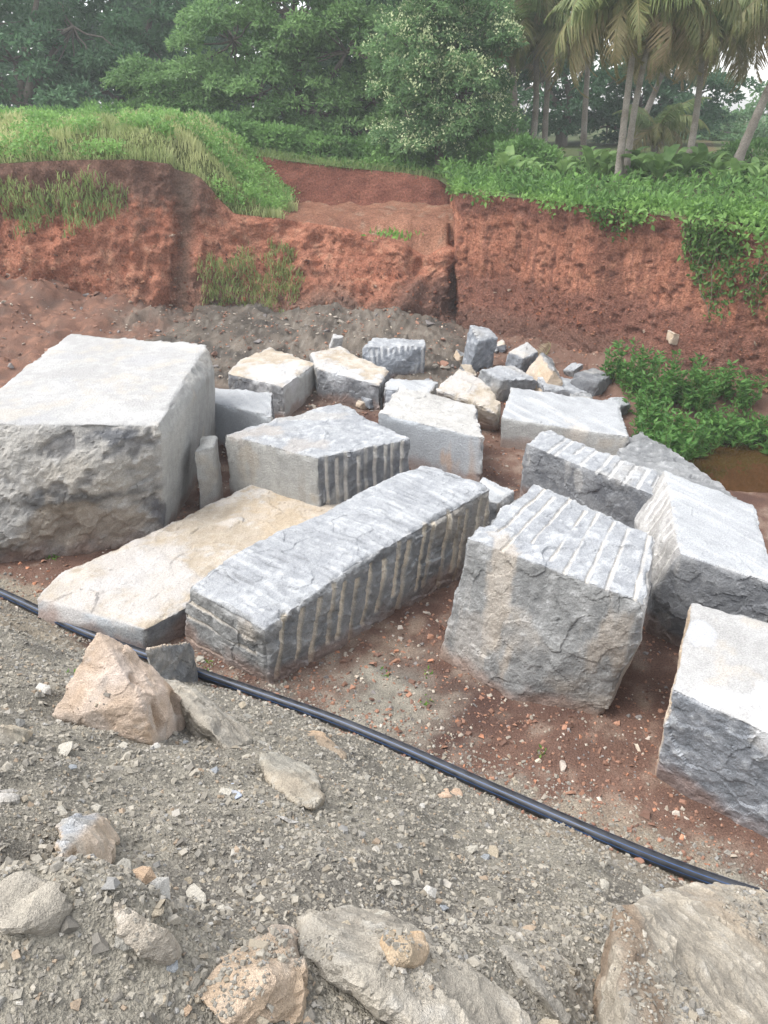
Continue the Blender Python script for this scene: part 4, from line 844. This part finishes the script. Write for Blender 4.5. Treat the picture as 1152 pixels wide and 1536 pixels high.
tree('broadleaf_tree', 'hazy low tree farthest out beyond the leaning palm', gp(1130, 50), [blob(1120, 205, 50, 3.2, 2, 1.6), blob(1190, 180, 50, 3.4, 2.2, 2.4), blob(1060, 215, 50, 2.4, 2, 1.2)], 11000, .26, DM, (.15, .21, .10), .25, 307)
tree('broadleaf_tree', 'small shaded tree under the spreading tree by the rear wall', gp(590, 33), [blob(580, 190, 33, 1.8, 1.6, .9), blob(540, 120, 34, 2, 1.8, 1.4), blob(600, 60, 34, 2.2, 2, 2.)], 13000, .18, DK, (.09, .15, .07), .16, 308)
tree('broadleaf_tree', 'pale green small tree in front of the shadowy tall tree', gp(236, 31), [blob(255, 140, 31, 1.2, 1.2, .8), blob(300, 175, 30.5, 1.1, 1, .6), blob(215, 120, 31.5, 1., 1., .7)], 9000, .16, (.09, .15, .06), (.19, .27, .11), .1, 309, clr=.42)
for k, (px, Y) in enumerate([(-160, 50), (-20, 52), (110, 50), (235, 53), (350, 51), (470, 54), (600, 52), (710, 55), (1300, 60)]):
    tree('distant_tree', 'tall dark tree in the row far behind the grove', gp(px, Y), [blob(px - 30, 120, Y, 2.6, 2, 2.2), blob(px + 45, 90, Y, 2.8, 2, 2.4), blob(px, 0, Y, 3.2, 2.4, 2.6), blob(px, -90, Y, 3, 2.4, 2.2), blob(px + 10, 190, Y, 3, 2, 1.2)], 8500, .48, DK, (.10, .165, .095), .3, 340 + k, group='tall trees in the far row')
for k, (px, py, Y, rx, rz) in enumerate([(-40, 195, 29, 1.7, .7), (60, 190, 29, 1.3, .55), (135, 192, 28.5, 1.1, .5), (330, 205, 28, 1.3, .6), (400, 215, 28.5, 1.3, .55), (480, 222, 29, 1.4, .5), (560, 228, 29, 1.2, .45), (610, 235, 28, 1.2, .45), (735, 232, 26.5, 1.2, .6), (790, 240, 25, 1.0, .5), (180, 185, 33, 1.6, .8), (1150, 235, 27, 1.6, .5)]):
    b = PY(px, py, Y); base = np.array([b[0], b[1], 3.12 if px > 160 else 3.6]); r = np.random.default_rng(900 + k); n = 3800
    root = empty('shrub', base); tag(root, 'leafy green shrub under the trees along the pit rim' if k != 10 else 'leafy green shrub under the trees along the pit rim', 'shrub', 'shrubs under the trees')
    d = unit(r.normal(0, 1, (n, 3))); lump = 1 + .35 * fbm(d * 2.3 + k, 3, k); P = np.array([b[0], b[1], b[2]]) + d * np.array([rx, rx * .8, rz]) * (lump * r.uniform(.5, 1, n) ** .4)[:, None]
    P[:, 2] = np.maximum(P[:, 2], base[2] - .05 + r.uniform(0, .2, n)); C = mixc((.10, .17, .06), (.21, .31, .115), np.clip(.5 + .5 * fbm(P * 1.5, 3, 5) + r.normal(0, .15, n), 0, 1))
    V, F, C = leaves(P, d + r.normal(0, .6, (n, 3)), .15 * r.uniform(.6, 1.3, n), .5, k, .12, C); mk('foliage', V - base, F, M_LEAF, C, False, root)
    bg_ = Bag()
    for q in range(7):
        V, F = limb(base, P[q * 11], .03, .01, k * 9 + q, 5); bg_.add(V, F, (.13, .11, .09))
    V, F, C = bg_.get(); mk('stem', V - base, F, M_BARK, C, True, root)

# ---- coconut palms
def frond_mesh(L, droop, seed, c0, c1, npair=70, wleaf=.05, lleaf=.75):
    r = np.random.default_rng(seed); t = np.linspace(0, 1, 16); ang = .75 - droop * t ** 1.25
    dx = np.cos(ang); dz = np.sin(ang); x = np.concatenate([[0], np.cumsum(dx[:-1])]) * L / 15; z = np.concatenate([[0], np.cumsum(dz[:-1])]) * L / 15
    rp = np.stack([x, np.zeros(16), z], 1); V, F = tube(rp, np.linspace(.035, .008, 16), 4, False); bag = Bag(); bag.add(V, F, (.22, .2, .09))
    tt = np.repeat(np.linspace(.12, .99, npair), 2); side = np.tile([1., -1.], npair); n = len(tt)
    P = np.stack([np.interp(tt, t, rp[:, c]) for c in range(3)], 1); a_ = np.interp(tt, t, ang); fw = np.stack([np.cos(a_), 0 * a_, np.sin(a_)], 1)
    D = unit(fw * .55 + np.stack([0 * a_, side, 0 * a_], 1) * .8 + np.array([0, 0, -.55]) + r.normal(0, .12, (n, 3)))
    ll = lleaf * np.sin(np.clip(tt * 1.05 + .12, 0, 1) * math.pi) ** .6 * r.uniform(.8, 1.1, n) + .12
    S = unit(np.cross(D, fw)); W = unit(np.cross(D, S))
    hang = np.array([0, 0, -1.])
    m = P + D * ll[:, None] * .5; e = m + unit(D + hang * .9) * ll[:, None] * .5
    V = np.stack([P - fw * wleaf * .4, P + fw * wleaf * .4, m + fw * wleaf * .5, m - fw * wleaf * .5, e + fw * wleaf * .1, e - fw * wleaf * .1], 1).reshape(-1, 3)
    i = np.arange(n)[:, None] * 6; F = np.vstack([i + [[0, 1, 2, 3]], i + [[3, 2, 4, 5]]]); C = np.repeat(mixc(c0, c1, np.clip(r.normal(.5, .3, n), 0, 1)), 6, axis=0)
    bag.V.append(V); bag.F.append(F + bag.n); bag.C.append(C); bag.n += len(V)
    V, F, C = bag.get(); me = mkmesh('frond', V, F, C); me.materials.append(M_LEAF); return me
FR = [frond_mesh(3.0, d_, 40 + k, c0, c1) for k, (d_, c0, c1) in enumerate([(1.3, (.11, .165, .06), (.20, .26, .10)), (1.9, (.11, .155, .055), (.21, .24, .09)), (2.5, (.13, .155, .055), (.25, .235, .10)), (3.0, (.17, .16, .07), (.31, .25, .13)), (2.9, (.23, .18, .09), (.36, .27, .16))])]
def palm(label, foot, crown, Y, nf, seed, scale=1., tr=.15, trunk=True, Yc=None):
    r = np.random.default_rng(seed); b = PY(foot[0], foot[1], Y); b[2] = min(b[2], 3.2); c = PY(crown[0], crown[1], Yc or Y)
    root = empty('coconut_palm', b); tag(root, label, 'palm tree', 'coconut palms')
    t = np.linspace(0, 1, 26)[:, None]; p = b * (1 - t) + c * t; p += np.sin(t * math.pi) * np.array([[r.uniform(-.12, .12), 0, 0]]); p[0, 2] -= .2
    rad = tr * (1.25 - .55 * t[:, 0] ** .5) * (1 + .06 * np.sin(np.arange(26) * 2.6))
    if trunk:
        V, F = tube(p, rad, 10, False); C = mixc((.20, .17, .14), (.33, .30, .26), np.clip(.5 + .6 * fbm(V * np.array([2, 2, 7]), 3, seed), 0, 1)); mk('trunk', V - b, F, M_BARK, C, True, root)
    for k in range(nf):
        tier = k / nf; el = .85 - 1.75 * tier; kind = 0 if tier < .3 else 1 if tier < .5 else 2 if tier < .75 else (3 if r.random() < .6 else 4)
        o = link('frond', FR[kind], None, root); o.location = c - b + [0, 0, .05]; o.rotation_euler = (r.normal(0, .25), -el * .55 + .15, k * 2.399 + r.normal(0, .2)); s_ = scale * .98 * r.uniform(.82, 1.12); o.scale = (s_, s_, s_)
    if trunk:
        bg_ = Bag()
        for k in range(7):
            a = k * .9; q = c - b + np.array([math.cos(a) * .2, math.sin(a) * .2, -.22 - .08 * (k % 3)]); V, F = tube(q + np.array([[0, 0, .13], [0, 0, .07], [0, 0, 0], [0, 0, -.08], [0, 0, -.13]]), np.array([.03, .09, .115, .085, .02]), 8, False); bg_.add(V, F, (.14, .13, .05))
        V, F, C = bg_.get(); mk('coconut_cluster', V, F, M_BARK, C, True, root)
palm('coconut palm with a low skirt of yellowing fronds beside the flowering tree', (797, 228), (802, 50), 29, 26, 501, .98, .11)
palm('coconut palm whose slim trunk stands beside the low-skirted palm', (817, 228), (838, -20), 29.5, 22, 502, .95, .1)
palm('tall pale-trunked palm standing forward on the pit rim', (926, 276), (957, 22), 22, 26, 503, .95, .095)
palm('second pale trunk growing close against the tall rim palm', (937, 277), (990, 0), 22.4, 24, 504, .95, .09)
palm('coconut palm with dense grey-green crown against the open sky', (1032, 243), (1055, 52), 27, 26, 505, .95, .11)
palm('slender dark-trunked palm in the gap behind the rim palms', (875, 226), (893, -30), 33, 20, 506, 1., .11)
palm('leaning palm at the edge of the grove with bare trunk', (1098, 262), (1210, 15), 24, 22, 507, .95, .13)
palm('thin palm partly hidden by the flowering tree', (772, 228), (760, 5), 32, 20, 508, 1.)
palm('short young palm with fronds springing low among the banana plants', (985, 215), (985, 196), 31, 14, 509, .72, .12)
palm('far thin palm trunk between the dense crown palm and rim palms', (945, 222), (1010, 70), 36, 20, 510, 1., .14)

# ---- banana plants
def banana_leaf(seed):
    r = np.random.default_rng(seed); nl = 9; t = np.linspace(0, 1, nl); ang = 1.25 - 1.5 * t ** 1.4 * r.uniform(.7, 1.2); st = np.stack([np.cumsum(np.cos(ang)), 0 * t, np.cumsum(np.sin(ang))], 1) / nl
    wd = .17 * np.sin(np.clip(t * .93 + .07, 0, 1) * math.pi) ** .55; V = np.stack([st + np.stack([0 * t, wd, wd * .35], 1), st, st + np.stack([0 * t, -wd, wd * .35], 1)], 0).reshape(-1, 3)
    C = mixc((.10, .19, .06), (.20, .31, .10), np.tile(np.clip(r.normal(.5, .25, nl), 0, 1), 3)); me = mkmesh('leaf', V, gridfaces(3, nl), C, True); me.materials.append(M_LEAF); return me
BL = [banana_leaf(k) for k in range(6)]
r = np.random.default_rng(77)
for k in range(46):
    px = 745 + 9.9 * k + r.uniform(-6, 6); Y = r.uniform(20.8, 26.5) - max(0, (px - 1000) / 152) * 2.5
    hs = r.uniform(.55, 1.0); b = gp(px, Y, 3.1); root = empty('banana_plant', b); tag(root, 'young bright green banana plant in the row behind the rim', 'banana plant', 'young banana plants behind the rim')
    V, F = limb([0, 0, -.1], [0, 0, .12], .06, .045, k, 5, .05); mk('stem', V, F, M_BARK, np.broadcast_to((.16, .2, .08), (len(V), 3)), True, root)
    for q in range(9):
        o = link('leaf', BL[(k + q) % 6], None, root); o.location = (0, 0, .02 + .02 * q); o.rotation_euler = (r.normal(0, .15), r.normal(0, .2) - .1 * (q > 4), q * 2.4 + r.normal(0, .3)); s_ = hs * r.uniform(.7, 1.15); o.scale = (s_, s_ * .8, s_)

# ---- creepers and weeds along the right rim, hanging over the wall
tp = WWG[-1]; N_ = 30000; r = np.random.default_rng(88); ui = r.integers(8, len(tp) - 40, N_); P = tp[ui].copy(); Xn = P[:, 0]
thick = .06 + .94 * sstep(5., 7.8, Xn) + .25 * fbm(P * .8, 3, 5); off = r.uniform(-.25, 1.9, N_); lump = fbm(np.stack([P[:, 0], off, 0 * off], 1) * 1.6, 3, 15)
hang = (off < 0.1); P[:, 1] += off; P[:, 0] += r.normal(0, .06, N_) + off * .2
P[:, 2] = np.where(hang, P[:, 2] + .12 - r.uniform(0, 1, N_) ** 1.6 * (.12 + .75 * np.clip(thick + .5 * lump, 0, 1.3)), 3.08 + np.clip(.16 + .22 * lump, 0.02, 1) * r.uniform(.2, 1.2, N_) * (.5 + .8 * thick))
P[:, 1] -= np.where(hang, .22 * r.random(N_) + .12, 0)
keep = r.random(N_) < np.clip(.35 + thick * .8 + .5 * lump, .08, 1); P = P[keep]; n = len(P)
C = mixc((.09, .16, .045), (.23, .33, .10), np.clip(.5 + .5 * fbm(P * 1.2, 3, 25) + r.normal(0, .2, n), 0, 1)); C = blend(C, (.26, .28, .11), sstep(.45, .8, fbm(P * .9 + 4, 3, 35)) * .6)
V, F, C = leaves(P, r.normal(0, 1, (n, 3)) + [0, -.4, .15], .11 * r.uniform(.6, 1.4, n), .6, 89, .1, C); o = mk('rim_creeper', V, F, M_LEAF, C); tag(o, 'mat of green creepers and weeds spilling over the right pit wall', 'creeper', kind='stuff')
def vine(label, px0, px1, y0, y1, n, seed, group='vines hanging on the right wall'):
    """leaves sitting on the right wall inside a span, thinning downwards"""
    r = np.random.default_rng(seed); Vw = WWG.reshape(-1, 3); nc = WWG.shape[1]
    f = np.array([math.cos(PITCH), -math.sin(PITCH)]); dep = Vw[:, 1] * f[0] + (Vw[:, 2] - EYE) * f[1]; X = 576 + Vw[:, 0] / dep * FPX; Yp = 768 - (Vw[:, 1] * math.sin(PITCH) + (Vw[:, 2] - EYE) * math.cos(PITCH)) / dep * FPX
    t = (Yp - y0) / (y1 - y0); cx = (px0 + px1) / 2; hw = (px1 - px0) / 2 * (1 - .55 * np.clip(t, 0, 1)); ok = np.where((t > -.05) & (t < 1) & (np.abs(X - cx) + 12 * fbm(Vw * 3, 2, seed) < hw))[0]
    pr_ = (1.05 - np.clip(t[ok], 0, 1)) ** 1.2; q = r.choice(ok, n, p=pr_ / pr_.sum()); P = Vw[q] + r.normal(0, .05, (n, 3)) + [0, -.1, 0]
    b = P.mean(0); b[2] = P[:, 2].min(); root = empty('hanging_vine', b); tag(root, label, 'vine', group)
    C = mixc((.06, .10, .03), (.16, .24, .07), np.clip(r.normal(.5, .3, n), 0, 1)); V, F, C = leaves(P, r.normal(0, .7, (n, 3)) + [0, -.3, -.4], .1 * r.uniform(.6, 1.3, n), .55, seed, .1, C); mk('foliage', V - b, F, M_LEAF, C, False, root)
    bg_ = Bag(); top_ = P[P[:, 2] > np.percentile(P[:, 2], 85)]; bot = P[P[:, 2] < np.percentile(P[:, 2], 40)]
    for k in range(6):
        V, F = limb(top_[k], bot[k * 3], .014, .006, seed + k, 9, .1); bg_.add(V, F, (.2, .16, .12))
    V, F, C = bg_.get(); mk('runner', V - b, F, M_BARK, C, True, root)
vine('long leafy vine trailing down the red wall above the pond bushes', 1025, 1120, 320, 485, 1500, 601)
vine('short leafy vine clump on the wall toward the pond', 1105, 1190, 400, 480, 420, 602)
vine('sparse thin vine near the start of the right wall', 880, 960, 300, 365, 260, 603)

# ---- undergrowth on the land behind the rim
r = np.random.default_rng(120); n = 34000; X = r.uniform(-4.5, 15, n); Y = np.interp(X, rim[:, 0], rim[:, 1]) + .3 + r.random(n) ** 1.3 * 11; P = np.stack([X, Y, 0 * X], 1); lump = fbm(P * .9, 4, 121); kp = (r.random(n) < np.clip(.55 + .6 * lump, .1, 1)); P = P[kp]; lump = lump[kp]; n = len(P)
P[:, 2] = 3.1 + r.random(n) * (.12 + .34 * np.clip(lump + .35, 0, 1)); C = mixc((.075, .135, .045), (.19, .29, .09), np.clip(.45 + .5 * fbm(P * 1.4, 3, 122) + r.normal(0, .2, n), 0, 1))
V, F, C = leaves(P, r.normal(0, 1, (n, 3)) + [0, -.2, .6], .17 * r.uniform(.6, 1.4, n), .42, 123, .12, C); o = mk('undergrowth', V, F, M_LEAF, C); tag(o, 'low leafy undergrowth covering the ground between the palms', 'undergrowth', kind='stuff')
# ---- grass and weeds
def blades(name, label, P, h, wd, c0, c1, seed, lean=.5, mat=None, up=None):
    r = np.random.default_rng(seed); n = len(P); h = np.broadcast_to(h, (n,)) * r.uniform(.5, 1.3, n); a = r.uniform(0, 6.283, n); dr = np.stack([np.cos(a), np.sin(a), 0 * a], 1); ln = r.uniform(.1, 1, n) * lean
    S = np.stack([-np.sin(a + .8), np.cos(a + .8), 0 * a], 1) * wd
    U = np.array([0, 0, 1.]) if up is None else up
    m = P + U * h[:, None] * .6 + dr * (h * ln * .35)[:, None]; e = P + U * (h * (1 - .25 * ln))[:, None] + dr * (h * ln)[:, None]
    V = np.stack([P - S, P + S, m + S * .8, m - S * .8, e + S * .12, e - S * .12], 1).reshape(-1, 3); i = np.arange(n)[:, None] * 6; F = np.vstack([i + [[0, 1, 2, 3]], i + [[3, 2, 4, 5]]])
    t = np.clip(.5 + .55 * fbm(P * .9, 3, seed + 1) + r.normal(0, .2, n), 0, 1); C = np.repeat(mixc(c0, c1, t), 6, axis=0)
    o = mk(name, V, F, M_GRASS, C); tag(o, label, 'grass', kind='stuff'); return o
r = np.random.default_rng(91); fl = MV; nv_, nu_ = fl.shape[:2]
def on_mound(n, seed, f):
    r = np.random.default_rng(seed); i = r.uniform(0, nv_ - 1.01, n * 3) ; j = r.uniform(0, nu_ - 1.01, n * 3); a = i.astype(int); b = j.astype(int); u_ = (i - a)[:, None]; v_ = (j - b)[:, None]
    P = fl[a, b] * (1 - u_) * (1 - v_) + fl[a + 1, b] * u_ * (1 - v_) + fl[a, b + 1] * (1 - u_) * v_ + fl[a + 1, b + 1] * u_ * v_; k = f(P, i / nv_, r); return P[k][:n]
Pm = on_mound(31000, 92, lambda P, t, r: (P[:, 0] > -17) & (P[:, 0] + .35 * fbm(P * 1.3, 3, 93) < -2.75) & (r.random(len(P)) < np.clip(.75 + .6 * fbm(P * .8, 3, 94), .12, 1)))
blades('mound_grass', 'tall pale green grass covering the mound above the left cliff', Pm - [0, 0, .03], .24 + .1 * fbm(Pm * .7, 2, 95), .014, (.24, .30, .11), (.52, .54, .26), 96)
Pw = on_mound(9000, 97, lambda P, t, r: (P[:, 0] > -16) & (P[:, 0] < -2.7) & (fbm(P * 1.1 + 3, 3, 98) > .12 - .5 * sstep(-5.2, -3.6, P[:, 0])))
n = len(Pw); r = np.random.default_rng(99); PP = np.repeat(Pw, 3, axis=0); n = len(PP); PP = PP + r.normal(0, .07, (n, 3)) * [1, 1, .3] + np.stack([0 * r.random(n), 0 * r.random(n), r.uniform(.05, .34, n)], 1)
C = mixc((.12, .21, .06), (.27, .38, .13), np.clip(.5 + .5 * fbm(PP * 1.4, 3, 100) + r.normal(0, .15, n), 0, 1)); V, F, C = leaves(PP, r.normal(0, 1, (n, 3)) + [0, 0, .5], .1 * r.uniform(.6, 1.3, n), .55, 101, .1, C); o = mk('mound_weeds', V, F, M_LEAF, C); tag(o, 'leafy green weeds growing through the mound grass', 'weeds', kind='stuff')
q = RWG[-1]; r = np.random.default_rng(130); idx = r.integers(0, len(q), 9000); Pf = q[idx] + np.stack([r.normal(0, .1, 9000), r.uniform(-.12, 1.3, 9000), r.normal(0, .03, 9000) - .02], 1); Pf = Pf[(Pf[:, 0] > -7) & (fbm(Pf * 1.5, 3, 131) > -.25)]
blades('rim_grass', 'dark green grass fringe along the top of the rear wall', Pf, .22, .012, (.10, .16, .05), (.22, .28, .10), 132, .9)
def cliff_patch(label, name, cx, cy, rx, ry, n, c0, c1, h, seed):
    r = np.random.default_rng(seed); Vw = CLG.reshape(-1, 3); dep = Vw[:, 1] * math.cos(PITCH) - (Vw[:, 2] - EYE) * math.sin(PITCH); X = 576 + Vw[:, 0] / dep * FPX; Yp = 768 - (Vw[:, 1] * math.sin(PITCH) + (Vw[:, 2] - EYE) * math.cos(PITCH)) / dep * FPX
    q = ((X - cx) / rx) ** 2 + ((Yp - cy) / ry) ** 2 + 1.3 * fbm(Vw * 2.4, 4, seed); ok = np.where(q < 1)[0]; pk = r.choice(ok, n); P = Vw[pk] + r.normal(0, .05, (n, 3)) + [0, -.03, 0]
    blades(name, label, P, h, .012, c0, c1, seed, .8)
cliff_patch('green grass patch high on the left cliff face', 'cliff_grass', 75, 305, 88, 36, 2600, (.18, .25, .08), (.36, .42, .16), .15, 111)
cliff_patch('yellowish green grass clump at the foot of the left cliff', 'cliff_grass', 372, 428, 72, 44, 2600, (.17, .23, .07), (.36, .38, .15), .14, 112)
for k, (px, py, n) in enumerate([(590, 352, 160), (80, 838, 26), (312, 1000, 10), (578, 1012, 8), (640, 1052, 10), (690, 935, 12), (812, 1132, 10), (640, 1010, 8), (118, 440, 120), (110, 1012, 10)]):
    p = hit(px, py) if k not in (0, 8) else PY(px, py, 20.6 if k == 0 else 19.2)
    r = np.random.default_rng(700 + k); s_ = .3 if k == 0 else .22 if k == 8 else .035; root = empty('weed_tuft', p); tag(root, 'tiny green weed sprouting from the bare ground', 'weed', 'weed sprouts')
    P = r.normal(0, s_, (n, 3)) * [1, 1, .1]; C = mixc((.12, .22, .05), (.24, .36, .09), r.random(n)); V, F, C = leaves(P, r.normal(0, .6, (n, 3)) + [0, 0, 1], (.05 if s_ < .1 else .16) * r.uniform(.6, 1.3, n), .4, 700 + k, .1, C); mk('foliage', V, F, M_LEAF, C, False, root)

# ---- leafy bushes on the pond edge
for k, (px, py, h) in enumerate([(928, 592, .75), (955, 604, .85), (985, 612, .9), (1010, 618, .85), (1040, 622, .8), (965, 632, .7), (990, 655, .75), (1015, 690, .72), (985, 675, .6), (1040, 660, .6), (1075, 640, .7), (1095, 648, .62), (1130, 640, .62), (1150, 655, .5), (1065, 610, .7), (1110, 618, .6)]):
    r = np.random.default_rng(800 + k); b = PZ(px, py, .0); b[2] = max(ground_z(b[:1], b[1:2], False)[0], -.3); root = empty('pond_bush', b)
    tag(root, 'bright green leafy bush growing at the edge of the muddy pond', 'bush', 'bushes along the pond edge'); bg_ = Bag(); LP = []; LD = []
    for q in range(22):
        a = r.uniform(0, 6.283); sp = r.uniform(0, .3); foot = np.array([math.cos(a), math.sin(a), 0]) * sp; tipp = foot + np.array([math.cos(a) * .24 * r.random(), math.sin(a) * .24 * r.random(), h * .88 * r.uniform(.35, 1.15)])
        V, F = limb(foot - [0, 0, .1], tipp, .009, .004, k * 40 + q, 4, .05); bg_.add(V, F, (.13, .17, .06))
        m = 24; t = r.uniform(.12, 1.02, m); p = foot + (tipp - foot) * t[:, None] + r.normal(0, .02, (m, 3)); aa = r.uniform(0, 6.283, m); LP.append(p); LD.append(np.stack([np.cos(aa), np.sin(aa), r.uniform(.1, .9, m)], 1))
    LP = np.vstack(LP); LD = np.vstack(LD); n = len(LP); C = mixc((.055, .125, .032), (.135, .24, .065), np.clip(.3 + .5 * LP[:, 2] / h * 0 + r.normal(.2, .28, n), 0, 1))
    V, F, C = leaves(LP, LD, .125 * r.uniform(.6, 1.25, n), .42, 800 + k, .08, C); mk('foliage', V, F, M_LEAF, C, False, root); V, F, C = bg_.get(); mk('stem', V, F, M_BARK, C, True, root)
# ---- dead frond against the wall, pale stone in the wall
p = PZ(800, 548, .12); o = link('dead_frond', frond_mesh(1.25, 1.5, 66, (.2, .15, .09), (.36, .29, .20), 64, .03, .32), None); o.location = p; o.rotation_euler = (1.2, -.5, 1.0); o.scale = (.62, .62, .62); tag(o, 'dry brown palm frond lying against the red wall base', 'palm frond')
Vw = WWG.reshape(-1, 3); dep = Vw[:, 1] * math.cos(PITCH) - (Vw[:, 2] - EYE) * math.sin(PITCH); k = np.argmin((576 + Vw[:, 0] / dep * FPX - 1012) ** 2 + (768 - (Vw[:, 1] * math.sin(PITCH) + (Vw[:, 2] - EYE) * math.cos(PITCH)) / dep * FPX - 508) ** 2)
chunk('pale stone embedded in the lower face of the right wall', Vw[k] + [0, 0, 0], (.34, .26, .24), (.2, .3, .4), 'tanedge', 'tanedge', 97, None, .025, 'embedded_stone', 'stone')

# ------------------------------------------------------------------ damp air over the pit and the grove
m, n, l, out = mat_base('haze_air'); pv = n.new('ShaderNodeVolumePrincipled'); pv.inputs['Density'].default_value = .0017; pv.inputs['Color'].default_value = (.93, .96, .98, 1); pv.inputs['Anisotropy'].default_value = 0.
l.new(pv.outputs[0], out.inputs['Volume'])
hv = np.array([[x, y, z] for z in (-2., 16.) for y in (-8., 165.) for x in (-150., 150.)]); hf = np.array([[0, 2, 3, 1], [4, 5, 7, 6], [0, 1, 5, 4], [2, 6, 7, 3], [0, 4, 6, 2], [1, 3, 7, 5]])
hz = mk('haze', hv, hf, m); tag(hz, kind='stuff')
